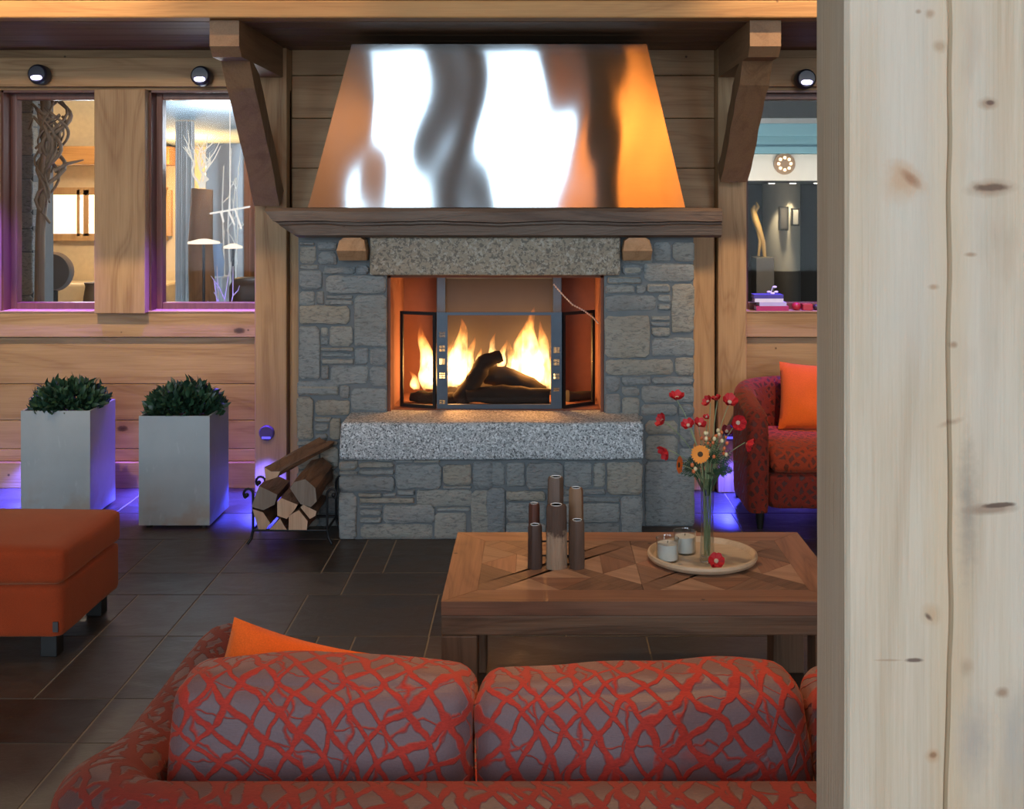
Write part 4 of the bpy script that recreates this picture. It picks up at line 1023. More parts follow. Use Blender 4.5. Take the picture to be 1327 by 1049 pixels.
mb = MB(); pillow(mb, .38, .36, .12, Matrix.Rotation(math.radians(-6), 4, 'Z') @ Matrix.Rotation(math.radians(70), 4, 'X') @ Matrix.Rotation(math.radians(-3), 4, 'Z'), .008, 4)
tag(mb.build('cushion', m_orange, None, 80, (1.47, 6.10, .57), merge=True), 'orange scatter cushion leaning in the red tub armchair', 'cushion')

# ------------------------------------------------------------------ pale post in the foreground
mb = MB(120); x0, x1, y0, y1 = PX(1059, 1.65), .73, 1.5, 1.652
n = 60
def post_row(z):
    j = lambda k: mnoise.noise(Vector((k, z * 2.3, 0))) * .0018
    xc = PX(1229, 1.5) + mnoise.noise(Vector((5, z * 2.1, 0))) * .008 + mnoise.noise(Vector((8, z * 9, 0))) * .003
    ch_ = .006
    return [(x0 + j(1), y1, z), (x0 + j(1), y0 + ch_, z), (x0 + ch_ + j(2), y0, z), (xc - .012, y0, z), (xc - .0035 + j(3), y0 + .0006, z), (xc + j(4) * .6, y0 + .009 + j(3) * 2, z), (xc + .003 + j(5), y0 + .0006, z), (xc + .012, y0, z), (x1, y0, z), (x1, y1, z)]
rows = [[mb.v(p) for p in post_row(5.39 * k / 240)] for k in range(241)]
mb.skin(rows)
def post_mat():
    t = NT('bleached_spruce'); co = t.coords()
    st = t.mapping(co, (1, 1, .10)); fi = t.mapping(co, (1, 1, .022))
    fine = t.noise(fi, 210, 3, .6); low = t.noise(st, 3.5, 2, .5, .3); med = t.noise(st, 16, 4, .6)
    rings = t.ramp(t.math('ADD', t.math('MULTIPLY', t.math('SINE', t.math('MULTIPLY', low, 46)), .5), .5), [(0, 0), (.7, .3), (1, 1)])
    f = t.math('ADD', t.math('MULTIPLY', rings, .30), t.math('MULTIPLY', t.math('SUBTRACT', fine, .42), 1.1), clamp=True)
    col = t.mix(f, (.58, .49, .365), (.36, .265, .165))
    col = t.mix(t.ramp(med, [(.45, 0), (.75, .5)]), col, (.50, .36, .21))
    col = t.mix(t.ramp(t.noise(t.mapping(co, (1, 1, .35)), 3.6, 3), [(.45, 0), (.62, .6)]), col, (.56, .51, .42))
    # weather-darkened streaks
    dk = t.math('MULTIPLY', t.ramp(t.noise(t.mapping(co, (1.6, 1, .5), loc=(2.4, 0, .7)), 4.2, 4), [(.57, 0), (.70, .75)]), t.ramp(fine, [(.3, 1), (.7, .55)]))
    sep = t.n('SeparateXYZ'); t.l(co, sep.inputs[0])
    dk = t.math('MULTIPLY', dk, t.ramp(sep.outputs[0], [(.53, .12), (.56, 1)]))
    col = t.mix(dk, col, (.25, .19, .135))
    # the tawny band beside the crack
    band_ = t.ramp(t.math('ABSOLUTE', t.math('SUBTRACT', t.math('ADD', sep.outputs[0], t.math('MULTIPLY', low, .02)), .545)), [(.0, .55), (.012, .4), (.035, 0)])
    col = t.mix(band_, col, (.58, .43, .26))
    def blob(px, py, rx, rz_, c, hard=.6, w=.6, tilt=0.0):
        nonlocal col
        X, Z = PX(px, 1.5), PZ(py, 1.5); r_x, r_z = rx / 1000, rz_ / 1000
        mp = t.mapping(co, loc=(-X, 0, -Z)); mp = t.mapping(mp, rot=(0, tilt, 0)); mp = t.mapping(mp, (1 / r_x, 0.0, 1 / r_z))
        ln = t.n('VectorMath', operation='LENGTH'); t.l(mp, ln.inputs[0])
        dd = t.math('ADD', ln.outputs['Value'], t.math('MULTIPLY', t.math('SUBTRACT', t.noise(co, 70, 2), .5), w))
        col = t.mix(t.ramp(dd, [(hard, .9), (1, 0)]), col, c)
    for q in [(1254, 660, 17, 120, (.33, .27, .20), .1, .8), (1262, 960, 30, 70, (.40, .34, .27), .1, .7), (1312, 960, 22, 90, (.42, .37, .30), .1, .7), (1165, 240, 30, 30, (.52, .37, .24), .1, .5, -.75), (1175, 230, 36, 20, (.50, .33, .20), .3, .6, -.75), (1180, 232, 20, 8, (.33, .17, .09), .3, .6, -.75), (1283, 244, 38, 14, (.36, .25, .16), .4, .5, .05), (1285, 243, 26, 6, (.14, .08, .05), .5, .8, .05), (1280, 134, 16, 10, (.36, .24, .15), .3, .6), (1283, 133, 7, 4, (.12, .07, .05), .5, .5),
              (1283, 660, 42, 9, (.30, .21, .14), .4, .4, .06), (1295, 655, 26, 4, (.10, .06, .04), .6, .6, .08), (1207, 797, 17, 17, (.50, .35, .21), .3, .6, -.8), (1203, 800, 8, 4, (.14, .08, .05), .4, .6, -.8), (1185, 856, 14, 3.5, (.12, .07, .05), .5, .6), (1150, 856, 22, 2, (.40, .28, .18), .4, .6),
              (1209, 980, 12, 12, (.46, .30, .17), .3, .5), (1209, 979, 6, 5, (.26, .14, .07), .4, .5), (1299, 898, 11, 9, (.32, .21, .13), .3, .6), (1252, 865, 12, 16, (.42, .31, .2), .2, .6), (1258, 330, 10, 4, (.36, .24, .15), .3, .6), (1210, 372, 9, 5, (.38, .26, .16), .3, .6), (1218, 60, 12, 10, (.42, .30, .19), .3, .6), (1205, 18, 8, 8, (.40, .28, .18), .3, .6), (1236, 447, 7, 6, (.35, .22, .13), .3, .6), (1232, 548, 22, 5, (.40, .28, .18), .2, .6, .3), (1190, 15, 5, 4, (.35, .24, .16), .3, .6)]: blob(*q)
    t.bsdf(col, .75, bump=t.math('ADD', fine, t.math('MULTIPLY', rings, .3)), bstr=.5, bdist=.003); return t.m
tag(mb.build('timber_post', post_mat(), None, 25), 'big pale bleached timber post with a long crack, nearest on the right', 'post')

# ------------------------------------------------------------------ sill things at right
def book(x0, x1, z0, z1, y0, y1, mat, label):
    e = thing('book', label, 'book', ((x0 + x1) / 2, (y0 + y1) / 2, z0), 0, 'books stacked on the window sill'); w, d, h = (x1 - x0) / 2, (y1 - y0) / 2, z1 - z0
    mb = MB(); mb.box(-w, w, -d, d, 0, .0018); mb.box(-w, w, -d, d, h - .0018, h); mb.box(-w, w, -d, -d + .002, .0018, h - .0018); mb.build('cover', mat, e)
    mb = MB(); mb.box(-w + .004, w - .004, -d + .003, d - .004, .0018, h - .0018); mb.build('pages', m_wax, e)
BY0, BY1, BD = 6.455, 6.555, 6.46
sz = ZS + .0085
hs = [.026, .0215, .0205, .0215]; z = sz
for (a, b, mt_, lab), h in zip(((980, 1022, plain('magenta_cover', (.45, .02, .12), .5), 'magenta book at the bottom of the stack on the window sill'), (984, 1019, plain('pale_violet_cover', (.55, .5, .75), .5), 'pale book second from the bottom of the stack on the sill'), (978, 1015, plain('white_cover', (.8, .8, .85), .5), 'white book second from the top of the stack on the sill'), (977, 1015, plain('indigo_cover', (.07, .05, .3), .5), 'dark blue book on top of the stack on the sill')), hs):
    book(PX(a, BD), PX(b, BD), z, z + h - .0005, BY0, BY1, mt_, lab); z += h
or_ = thing('orchid_ornament', 'small white blossom ornament lying on top of the stacked books', 'ornament', (PX(1003, BD), 6.5, z))
mb = MB(); mb.tube([(-.01, 0, .003), (-.005, 0, .02), (0, 0, .036), (.02, 0, .042)], .002, 6); mb.build('stem', m_wax, or_, True)
for p in ((-.02, 0, .012), (.02, 0, .012), (.012, 0, .04), (0, 0, .004)):
    mb = MB(); mb.sphere(p, .013, 2, (1, .6, .5)); mb.build('petal', m_wax, or_, True)
m_rw = plain('red_wax', (.42, .02, .03), .4)
def apple(px, r, label, nm='candle_ball', mat=m_rw):
    mb = MB(); mb.lathe([(r * .45, 0), (r * .85, r * .25), (r, r * .8), (r * .85, r * 1.35), (r * .45, r * 1.62), (r * .12, r * 1.58)], (0, 0, 0), 24)
    return tag(mb.build(nm, mat, None, True, (PX(px, 6.5), 6.5, sz)), label, 'ornament')
apple(1032, .026, 'round red ornament next to the books on the window sill')
mb = MB(); mb.box(PX(1039, 6.5), PX(1052, 6.5), 6.47, 6.54, sz, sz + .036, .004); tag(mb.build('gift_box', m_rw), 'little red box on the sill right of the round ornament', 'box')
apple(1058, .02, 'dark round ornament at the end of the sill by the pale post', 'candle_ball', plain('dark_wax', (.04, .02, .03), .4))

# ------------------------------------------------------------------ rooms seen through the windows
m_cream = plain('cream_plaster', (.66, .56, .40), .9); m_pblue = plain('pale_plaster', (.55, .60, .64), .9); m_dk = plain('dark_panel', (.06, .052, .045), .7)
mb = MB(); mb.box(-6.2, .2, 6.64, 11.0, -.1, -.001); mb.box(.2, 5.3, 6.64, 11.0, -.1, -.001); struct(mb.build('floor_annex', plain('annex_floor', (.10, .08, .065), .4)))
mb = MB(); mb.box(-6.2, -1.0, 6.64, 11.0, 2.72, 2.8); struct(mb.build('ceiling_annex', m_cream))
mb = MB(); mb.prism([(-2.5, 6.66, 2.26), (-1.1, 6.66, 2.26), (-1.1, 9.6, 2.06), (-3.4, 9.6, 2.06)], (0, 0, .08)); struct(mb.build('ceiling_annex_low', plain('pale_blue_ceiling', (.42, .56, .66), .9)))
mb = MB(); mb.box(.85, 5.3, 6.66, 11.0, 3.3, 3.4); struct(mb.build('ceiling_lobby', m_dk))
mb = MB(); mb.box(-6.2, -4.1, 9.6, 9.7, 0, 2.72); mb.box(-4.1, -3.05, 9.6, 9.7, 0, 1.32); mb.box(-4.1, -3.05, 9.6, 9.7, 1.69, 2.72); mb.box(-3.05, 1.0, 9.6, 9.7, 0, 2.72); struct(mb.build('wall_annex', m_cream))
mb = MB(); mb.box(-1.1, -1.0, 6.66, 9.6, 0, 2.72); struct(mb.build('wall_annex_right', m_pblue))
mb = MB(); mb.box(-6.2, -6.1, 6.66, 9.6, 0, 2.72); struct(mb.build('wall_annex_left', m_cream))
# bright window of the annex
e = bpy.data.objects.new('window_8', None); C.objects.link(e); struct(e)
mb = MB(); 
for x, hw_ in ((-4.1, .035), (-3.78, .012), (-3.715, .022), (-3.05, .035)): mb.box(x - hw_, x + hw_, 9.55, 9.62, 1.32, 1.70)
mb.box(-4.1, -3.05, 9.55, 9.62, 1.28, 1.34); mb.box(-4.1, -3.05, 9.55, 9.62, 1.66, 1.72); mb.build('window_frame', wood('annex_frame', (.55, .36, .18), (.4, .22, .1), 'z', knots=False), e)
mb = MB(); mb.box(-4.08, -3.07, 9.64, 9.65, 1.34, 1.67); mb.build('pane', m_glass, e)
area('annex_daylight', (-3.57, 9.75, 1.5), (-3.57, 6, 1.4), 1.0, .36, 30, (.85, .93, 1))
mb = MB(); mb.box(-4.3, -2.95, 9.3, 9.58, 1.9, 2.05, .01); tag(mb.build('annex_beam', m_beam), 'pine lintel beam over the bright window of the far room, seen through the leftmost window', 'beam')
mb = MB(); mb.box(-4.3, -2.95, 9.2, 9.58, .0, .95, .02); mb.box(-4.3, -2.95, 8.9, 9.2, 0, .5, .02); tag(mb.build('bench', m_cream), 'pale built-in bench under the far room window, seen through the leftmost window', 'bench')
# stone pillar
mb = MB(2); z = 0; R = mb.r
while z < 2.7:
    h = R.choice([.1, .14, .2, .26]); h = min(h, 2.715 - z); y = 6.95
    if R.random() < .4: stones(mb, [(-3.32, z, -3.13, z + h)], y, R.random()); stones(mb, [(-3.13, z, -3.02, z + h)], y, R.random())
    else: stones(mb, [(-3.32, z, -3.02, z + h)], y, R.random())
    z += h
mb.mi = 1; mb.box(-3.315, -3.025, 6.962, 7.25, 0, 2.715)
tag(mb.build('stone_pillar', [wood('x', (1, 1, 1), (1, 1, 1)) if False else m_stone, m_mortar], None, 35), 'stone pillar behind the driftwood, seen through the leftmost window', 'pillar')
m_drift = wood('grey_driftwood', (.20, .145, .10), (.09, .06, .04), 'z', freq=14, knots=False, island=False)
mb = MB(31); R = mb.r; d = 6.88
for k in range(16):
    pts = []; ph = R.uniform(0, 6.3); off = R.uniform(-8, 8); amp = R.uniform(8, 19); a0 = R.uniform(118, 150); a1 = R.uniform(190, 290); ax = [(118, 65), (160, 68), (200, 64), (240, 60), (300, 55)]
    n = 14
    for i in range(n + 1):
        py = a0 + (a1 - a0) * i / n
        for (p0, x0_), (p1, x1_) in zip(ax, ax[1:]):
            if p0 <= py <= p1: cxp = x0_ + (x1_ - x0_) * (py - p0) / (p1 - p0)
        fade = 1.25 - (py - 118) / 210
        pts.append((PX(cxp + (off + amp * math.sin(py * .075 + ph)) * fade, d), d + .05 * math.sin(py * .06 + ph * 2), PZ(py, d)))
    rr = R.uniform(.006, .015); mb.tube(pts, [rr * (1 - .4 * abs(2 * i / n - 1)) for i in range(n + 1)], 8)
mb.tube([(PX(58, d), d, PZ(118, d)), (PX(62, d), d, PZ(170, d)), (PX(57, d), d, PZ(240, d)), (PX(52, d), d, PZ(300, d)), (PX(51, d), d, .9)], [.03, .034, .032, .028, .03], 10)
mb.tube([(PX(70, d), d, PZ(222, d)), (PX(85, d), d + .03, PZ(212, d)), (PX(104, d), d + .05, PZ(207, d))], [.014, .01, .004], 8)
mb.tube([(PX(60, d), d, PZ(170, d)), (PX(44, d), d, PZ(152, d)), (PX(38, d), d, PZ(168, d))], [.014, .011, .006], 8)
mb.tube([(PX(51, d), d, .91), (PX(51, d), d, .0)], .03, 10); mb.lathe([(.12, 0), (.12, .03), (.03, .04)], (PX(51, d), d, 0), 20)
tag(mb.build('driftwood_sculpture', m_drift, None, True), 'tangled dark driftwood sculpture seen through the leftmost window', 'sculpture')
e = thing('round_back_chair', 'grey chair with round back below the driftwood, seen through the leftmost window', 'chair', (PX(52, 7.6), 7.6, 0))
m_gch = cloth('grey_upholstery', (.12, .115, .11))
mb = MB(); My = Matrix.Translation((0, .22, 1.13)) @ Matrix.Rotation(PI / 2, 4, 'X'); mb.lathe([(.02, -.05), (.12, -.045), (.135, 0), (.12, .045), (.02, .05)], M=My, seg=28); mb.build('backrest', m_gch, e, True)
mb = MB(); mb.cushion((.2, .2, .06), .04, M=Matrix.Translation((0, 0, .5)), n=8); mb.build('seat', m_gch, e, 70)
mb = MB(); mb.tube([(0, .2, .5), (0, .215, 1.1)], .03, 10); mb.build('back_post', m_black, e, True)
for sx in (-.15, .15):
    for sy in (-.15, .15): mb = MB(); mb.tube([(sx, sy, 0), (sx * .9, sy * .9, .45)], .018, 8); mb.build('leg', m_black, e, True)
mb = MB(); mb.lathe([(.07, 0), (.09, .15), (.075, .35), (.06, .44), (.07, .47)], (0, 0, 0), 24); tag(mb.build('floor_vase', plain('dark_clay', (.09, .07, .055), .6), None, True, (PX(121, 9.05), 9.05, .5)), 'dark tall vase on the bench, seen through the leftmost window at right', 'vase')

# second window: curtains, trunk, lamp, twigs
def curtain(pxa, pxb, d, zt_, mat, label, name='curtain'):
    mb = MB(); n = 60; rows = []; xa, xb = PX(pxa, d), PX(pxb, d)
    for k in range(n + 1): x = xa + (xb - xa) * k / n; y = d + .025 * math.sin(k * .75) + .01 * math.sin(k * 1.9); rows.append([mb.v((x, y, .02)), mb.v((x, y + .005, zt_)), mb.v((x, y + .012, zt_)), mb.v((x, y + .012, .02))])
    mb.skin(rows); return tag(mb.build(name, mat, None, True), label, 'curtain')
m_cur = plain('grey_curtain', (.66, .65, .64), .9); m_ocur = plain('ochre_curtain', (.50, .22, .07), .9)
curtain(227, 250, 8.0, 2.16, m_cur, 'pale grey curtain in the far room behind the second window')
curtain(316, 338, 7.8, 2.17, m_ocur, 'ochre curtain at the right side of the second window view')
mb = MB(); mb.box(PX(266, 8.6), PX(316, 8.6), 8.6, 8.64, .3, 2.04, .01); tag(mb.build('wall_mirror', plain('pale_mirror', (.42, .43, .46), .25, Metallic=.3)), 'tall pale mirror behind the twigs in the second window view', 'mirror')
mb = MB(5); d = 7.55
mb.tube([(PX(262, d), d, 0), (PX(263, d), d, .9), (PX(261, d), d, 1.3), (PX(264, d), d, PZ(246, d))], [.09, .085, .08, .07], 9)
for v in mb.bm.verts: v.co += mnoise.noise_vector(v.co * 7) * .02
tag(mb.build('tree_trunk', wood('trunk_brown', (.25, .12, .05), (.11, .05, .02), 'z', freq=14), None, 60), 'rough brown tree trunk column in the second window view', 'trunk')
def twigs(name, base, tops, mat, label, seed, r0=.008):
    mb = MB(seed); R = mb.r
    for tp in tops:
        b = Vector(base) + Vector((R.uniform(-.02, .02), R.uniform(-.02, .02), 0)); tp = Vector(tp); pts = [b.lerp(tp, k / 7) + Vector((R.uniform(-.02, .02), R.uniform(-.02, .02), 0)) * (1 if 0 < k < 7 else 0) for k in range(8)]
        mb.tube(pts, [r0 * (1 - .09 * k) for k in range(8)], 6)
        for k in (3, 4, 5, 6):
            q = pts[k] + Vector((R.uniform(-.1, .1), R.uniform(-.05, .05), R.uniform(.05, .16))); mb.tube([pts[k], pts[k].lerp(q, .5) + Vector((.01, 0, 0)), q], [r0 * .5, r0 * .4, r0 * .2], 5)
    return tag(mb.build(name, mat, None, True), label, 'branches')
m_twig = plain('silver_twig', (.75, .74, .70), .5); d = 7.45
m_bri = glow('lit_twig', (1, .93, .8), .8)
twigs('branch_lamp', (PX(262, d), d - .0, PZ(246, 7.55) + .012), [(PX(240, d), d, PZ(190, d)), (PX(262, d), d, PZ(190, d)), (PX(272, d), d, PZ(205, d)), (PX(255, d), d, PZ(185, d))], m_bri, 'bundle of bright white lit twigs on the tree trunk, second window view', 3, .009)
twigs('dry_branches', (PX(298, 8.25), 8.25, 0), [(PX(300, 8.25), 8.25, PZ(192, 8.25)), (PX(312, 8.25), 8.25, PZ(195, 8.25)), (PX(290, 8.25), 8.25, PZ(215, 8.25)), (PX(306, 8.25), 8.25, PZ(230, 8.25))], m_twig, 'tall thin dry branches before the mirror, second window view', 4, .010)
twigs('white_branches', (PX(287, 6.8), 6.8, .01), [(PX(281, 6.8), 6.8, PZ(345, 6.8)), (PX(297, 6.8), 6.8, PZ(352, 6.8)), (PX(302, 6.8), 6.8, PZ(345, 6.8)), (PX(277, 6.8), 6.8, PZ(362, 6.8))], m_twig, 'short white branches low down in the second window view', 6, .007)
def table_lamp(px, py, d, label, rs_=.07):
    e = thing('floor_lamp', label, 'lamp', (PX(px, d), d, 0)); z = PZ(py, d)
    mb = MB(); mb.lathe([(.1, 0), (.1, .015), (.012, .03)], (0, 0, 0), 24); mb.build('base', m_steel, e, 40)
    mb = MB(); mb.tube([(0, 0, .02), (0, 0, z)], .009, 10); mb.build('pole', m_steel, e, True)
    mb = MB(); mb.lathe([(rs_ * 1.15, 0), (rs_ * 1.15, .012), (rs_ * .3, .03)], (0, 0, z), 28); mb.build('shade', glow('lamp_shade', (1, .86, .66), 1.3), e, 40)
table_lamp(264, 316, 7.2, 'floor lamp with flat white shade before the trunk, second window view', .085)
table_lamp(302, 322, 7.25, 'floor lamp with small white shade at right, second window view', .05)
mb = MB(); d = 7.35
for a, b in (((272, 277), (324, 268)), ((296, 273), (304, 292)), ((304, 270), (313, 297)), ((286, 275), (290, 288))): mb.tube([(PX(a[0], d), d, PZ(a[1], d)), (PX(b[0], d), d, PZ(b[1], d))], .006, 8)
mb.tube([(PX(298, d), d, PZ(272, d)), (PX(298, d), d, 2.2)], .003, 6)
tag(mb.build('pendant_light', glow('pendant_bars', (1, .95, .88), .9)), 'white bar pendant with hanging rods in the second window view', 'pendant light')
mb = MB(); mb.lathe([(.04, 0), (.045, .1), (.03, .19), (.035, .22)], (0, 0, 0), 20); mb.build
e = tag(mb.build('blue_vase', plain('pale_blue_glaze', (.35, .5, .75), .3), None, True, (PX(281, 7.8), 7.82, 1.1)), 'pale blue vase on a pedestal in the second window view', 'vase')
mb = MB(); mb.box(PX(270, 7.8), PX(292, 7.8), 7.72, 7.92, 0, 1.1, .01); tag(mb.build('pedestal', m_pblue), 'pale grey pedestal under the blue vase, second window view', 'pedestal')
e = thing('leather_armchair', 'dark brown armchair at lower right of the second window view', 'armchair', (PX(322, 7.0), 7.05, 0)); m_lea = plain('brown_leather', (.05, .028, .02), .45)
mb = MB(); mb.cushion((.24, .22, .2), .06, M=Matrix.Translation((.05, 0, .25)), n=8); mb.build('seat', m_lea, e, 70)
mb = MB(); mb.cushion((.24, .08, .35), .07, M=Matrix.Translation((.05, .24, .78)), n=8); mb.build('backrest', m_lea, e, 70)
for sx in (-.14, .24):
    for sy in (-.15, .2): mb = MB(); mb.box(sx - .02, sx + .02, sy - .02, sy + .02, 0, .06); mb.build('leg', m_black, e)
point('annex_warm', (PX(222, 8.6), 8.9, 1.85), 34, (1, .55, .18), .1)
point('annex_lamp', (-3.2, 8.4, 2.3), 40, (1, .8, .55), .15)
point('annex_cool', (-2.0, 7.3, 2.0), 16, (.85, .92, 1), .2)
area('annex_uplight', (-2.2, 7.6, .4), (-2.2, 7.9, 2.7), 1.0, .8, 12, (.45, .75, 1))  # added uplight near the floor, tints the low ceiling blue

# right-hand window: bright frieze, round wicker light, passage with spots and pictures
m_frz = plain('white_frieze', (.80, .78, .72), .8); m_blu = plain('sky_blue_cornice', (.18, .40, .50), .7); m_cyl = plain('beige_wall', (.42, .38, .29), .9)
d = 8.6
mb = MB(); mb.box(.9, 4.5, d, d + .15, PZ(234, d), PZ(200, d)); struct(mb.build('wall_lobby_frieze', m_frz))
mb = MB(); mb.box(.9, 4.5, d - .05, d + .15, PZ(199, d - .05), PZ(190, d - .05), .003); mb.box(.9, 4.5, d - .03, d + .15, PZ(190, d - .03), PZ(176, d - .03), .003); mb.box(.9, 4.5, d - .08, d + .15, PZ(176, d - .08), PZ(160, d - .08), .005); struct(mb.build('trim_4', m_blu))
mb = MB(); mb.box(.9, 4.5, d + .02, d + .15, PZ(160, d), PZ(153, d)); struct(mb.build('trim_5', m_frz))
mb = MB(); mb.box(.9, 4.5, d + .05, d + .15, PZ(153, d), 3.3); struct(mb.build('wall_lobby_upper', m_dk))
e = thing('wicker_wall_light', 'round wicker light with glowing petals on the white frieze, right-hand window view', 'wall light', (PX(1016, d), d - .001, PZ(212.5, d)))
My = Matrix.Rotation(PI / 2, 4, 'X')
mb = MB(); mb.lathe([(.07, 0), (.08, .01), (.08, .02), (.02, .03)], M=My, seg=36); mb.build('basket', plain('wicker', (.36, .24, .15), .8), e, 40)
for k in range(8):
    a = 2 * PI * k / 8; mb = MB(); mb.sphere((.045 * math.cos(a), -.026, .045 * math.sin(a)), .012, 2, (1, .5, 1)); mb.build('opening', glow('petal_glow', (1, .72, .42), 3), e, True)
mb = MB(); mb.box(.9, 4.5, d + .15, 10.9, PZ(234, d), PZ(234, d) + .05); struct(mb.build('ceiling_passage', m_dk))
mb = MB(); mb.box(.85, 5.3, 10.9, 11.0, 0, 3.3); struct(mb.build('wall_lobby_end', m_dk))
mb = MB(); mb.box(.85, .9, 6.66, 10.9, 0, 3.3); struct(mb.build('wall_lobby_left', m_dk))
mb = MB(40); cyx, cyy, cr = PX(1021, 9.9), 10.2, .30; rows = []
for k in range(33):
    a = PI + PI * k / 32; rows.append([mb.v((cyx + .16 * math.cos(a) * 1.0, cyy + cr * math.sin(a), z)) for z in (PZ(352, 9.9), PZ(234, d))])
mb.skin(rows, cap=False, close=False); mb.face([r[0] for r in rows][::-1]); mb.face([r[1] for r in rows])
mb.mi = 1
rows = []
for k in range(33):
    a = PI + PI * k / 32; rows.append([mb.v((cyx + .165 * math.cos(a), cyy + (cr + .01) * math.sin(a), z)) for z in (0, PZ(352, 9.9))])
mb.skin(rows, cap=False, close=False)
struct(mb.build('wall_curved', [m_cyl, m_dk], None, True))
for (a, b, c, e_), lab, m_in in (((1010, 1022, 268, 299), 'plain dark picture on the curved beige wall, left of two, right-hand window view', m_dk), ((1026, 1036, 270, 293), 'narrow framed picture on the curved beige wall, right of two, right-hand window view', plain('pale_print', (.35, .33, .28), .7))):
    dd = 9.86; t_ = thing('picture', lab, 'picture', (PX((a + b) / 2, dd), dd, PZ((c + e_) / 2, dd)), 0, 'pictures in the passage'); w, h = (b - a) / 2 * dd / F, (e_ - c) / 2 * dd / F
    mb = MB(); mb.box(-w, w, 0, .05, -h, h); mb.build('frame', m_black, t_); mb = MB(); mb.box(-w + .012, w - .012, -.003, 0, -h + .014, h - .014); mb.build('print', m_in, t_)
for i, (px, py) in enumerate(((1000, 253), (1024, 249), (1051, 244))):
    dd = 9.4; zc = PZ(234, d) - .001; t_ = thing('downlight', ['small recessed ceiling spot at left of the passage ceiling', 'small recessed ceiling spot in the middle of the passage ceiling', 'small recessed ceiling spot at right of the passage ceiling, nearest the pale post'][i], 'downlight', (PX(px, dd), dd - .1 * i, zc), 0, 'spots in the passage ceiling')
    mb = MB(); mb.lathe([(.035, -.008), (.035, 0)], (0, 0, 0), 20); mb.build('rim', m_steel, t_, 40); mb = MB(); mb.lathe([(.024, -.012), (.024, -.008)], (0, 0, 0), 20); mb.build('bulb', glow('spot_bulb', (1, .9, .7), 8), t_, 40)
for px in (1004, 1030): spot('passage_spot', (PX(px, 9.75), 9.78, PZ(236, d)), (PX(px, 9.9), 9.95, .9), 22, (1, .85, .6), 55, .6, .02)
spot('passage_spot_figure', (PX(985, 9.2), 9.0, PZ(237, d)), (PX(985, 9.2), 9.2, .9), 20, (1, .75, .4), 60, .7, .02)
e = thing('figure_sculpture', 'slender golden abstract sculpture on a grey plinth, right-hand window view', 'sculpture', (PX(987, 9.2), 9.2, PZ(333, 9.2)))
zf = PZ(333, 9.2); fx = PX(987, 9.2)
mb = MB(); g_ = lambda px, py: (PX(px, 9.2) - fx, 0, PZ(py, 9.2) - zf)
mb.tube([g_(991, 333), g_(989, 315), g_(984, 298), g_(979, 285), g_(976, 272), g_(978, 266)], [.014, .02, .024, .028, .022, .008], 10); mb.tube([g_(983, 332), g_(985, 312), g_(981, 292)], [.01, .014, .016], 8); mb.tube([g_(977, 277), g_(983, 268), g_(980, 262)], [.014, .012, .006], 8)
mb.build('figure', plain('old_gold', (.42, .28, .10), .45), e, True)
mb = MB(); mb.box(PX(977, 9.2), PX(1000, 9.2), 9.1, 9.32, 0, zf - .001, .005); tag(mb.build('plinth', plain('grey_plinth', (.13, .12, .11), .7)), 'dark grey plinth under the golden sculpture, right-hand window view', 'plinth')
point('lobby_light', (1.5, 7.7, 2.9), 16, (.9, .95, 1), .15)
area('frieze_wash', (1.75, 7.9, 1.3), (1.75, 8.6, 1.95), 1.2, .1, 9, (1, .93, .8))

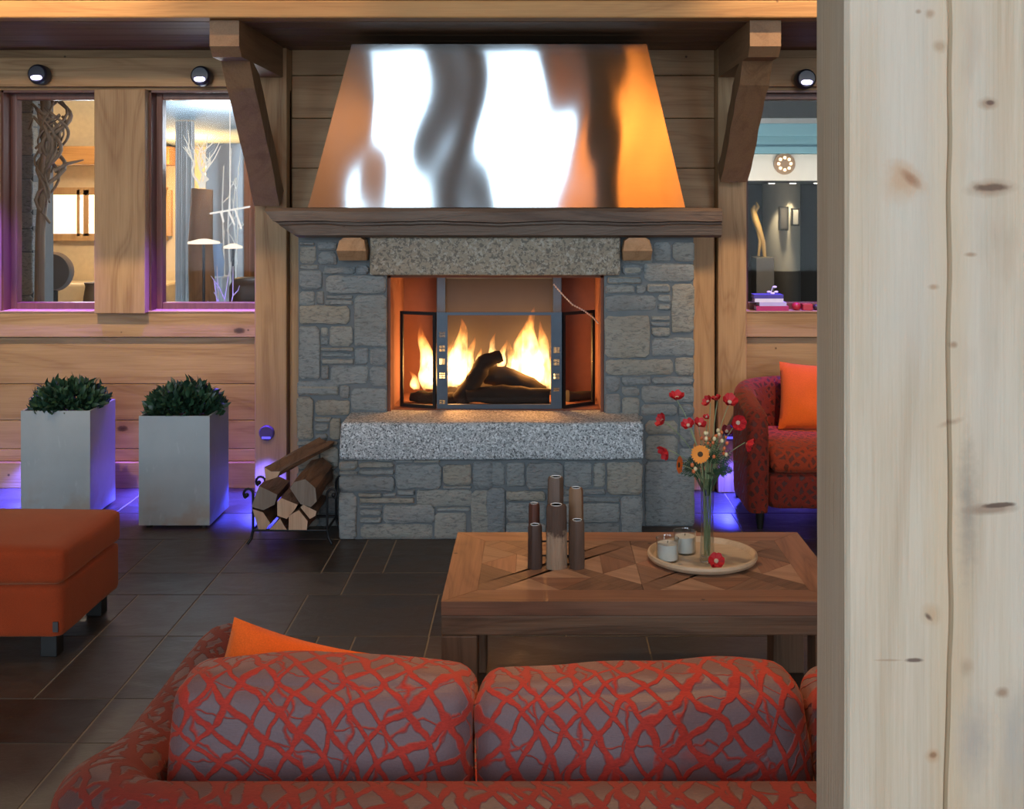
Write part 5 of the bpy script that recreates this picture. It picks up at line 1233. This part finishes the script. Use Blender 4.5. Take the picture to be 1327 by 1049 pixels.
# ------------------------------------------------------------------ lights of the room and added fill spots
spot('ceiling_spot', (-2.3, 3.4, 4.7), (-2.4, 6.5, 1.2), 720, WARM, 30, .9, .06)
spot('ceiling_spot', (-1.2, 3.6, 4.7), (-1.3, 6.4, 1.3), 190, WARM, 26, .9, .06)
spot('ceiling_spot', (1.5, 3.3, 4.7), (1.35, 6.5, 1.05), 700, WARM, 30, .9, .06)
spot('ceiling_spot', (.35, 3.3, 5.2), (.3, 3.6, .45), 210, (1, .66, .38), 40, .9, .06)
spot('ceiling_spot', (.3, 2.9, 5.2), (.12, 2.2, .75), 750, (1, .58, .28), 24, .9, .06)
spot('ceiling_spot', (-1.6, 4.0, 5.2), (-1.5, 4.2, .3), 80, WARM, 46, .9, .06)
spot('beam_spot', (-1.6, 4.3, 4.6), (-1.6, 5.36, 2.5), 34, WARM, 90, .9, .06)
spot('beam_spot', (.9, 4.3, 4.6), (.9, 5.36, 2.5), 34, WARM, 90, .9, .06)
spot('fill_spot', (-1.9, 1.2, 3.1), (-2.35, 6.5, 1.95), 260, WARM, 23, .9, .08)  # added pair of warm fills for the upper wall and braces
spot('fill_spot', (1.5, 2.2, 3.0), (1.55, 6.5, 1.9), 90, WARM, 19, .9, .08)
spot('hood_reflection_spot', (1.2, -3.4, 5.2), (1.3, -4.5, 3.2), 2700, (1, .42, .10), 60, .6, .06)  # added; warms the unseen front wall for the orange strip in the hood
spot('hood_reflection_spot', (-2.8, -3.4, 5.2), (-2.9, -4.5, 3.0), 500, (1, .6, .4), 60, .6, .06)  # weaker added spot, for the brown at the left of the hood's reflection
point('firelight', fpnt(690, 470, 6.02), 9, (1, .42, .10), .07)
point('firelight', fpnt(590, 475, 6.02), 9, (1, .42, .10), .07)

# ------------------------------------------------------------------ world, camera
w = bpy.data.worlds.new('World'); bpy.context.scene.world = w; w.use_nodes = True
nt = w.node_tree; bg = nt.nodes['Background']; sky = nt.nodes.new('ShaderNodeTexSky'); sky.sky_type = 'NISHITA'; sky.sun_disc = False; sky.sun_elevation = math.radians(35)
nt.links.new(sky.outputs[0], bg.inputs[0]); bg.inputs[1].default_value = .25
cam = bpy.data.cameras.new('Camera'); co = bpy.data.objects.new('Camera', cam); C.objects.link(co)
co.location = (0, 0, H); co.rotation_euler = (PI / 2, 0, 0)
cam.sensor_width = 36; cam.lens = F / 1327 * 36; cam.shift_x = (663.5 - CX) / 1327; cam.shift_y = -(524.5 - CY) / 1327; cam.clip_end = 60
sc = bpy.context.scene; sc.camera = co
sc.view_settings.view_transform = 'Standard'; sc.view_settings.look = 'None'; sc.view_settings.exposure = 0.0; sc.view_settings.gamma = 1.0
sc.cycles.use_denoising = True; sc.cycles.sample_clamp_indirect = 6; sc.cycles.max_bounces = 8; sc.cycles.transparent_max_bounces = 16
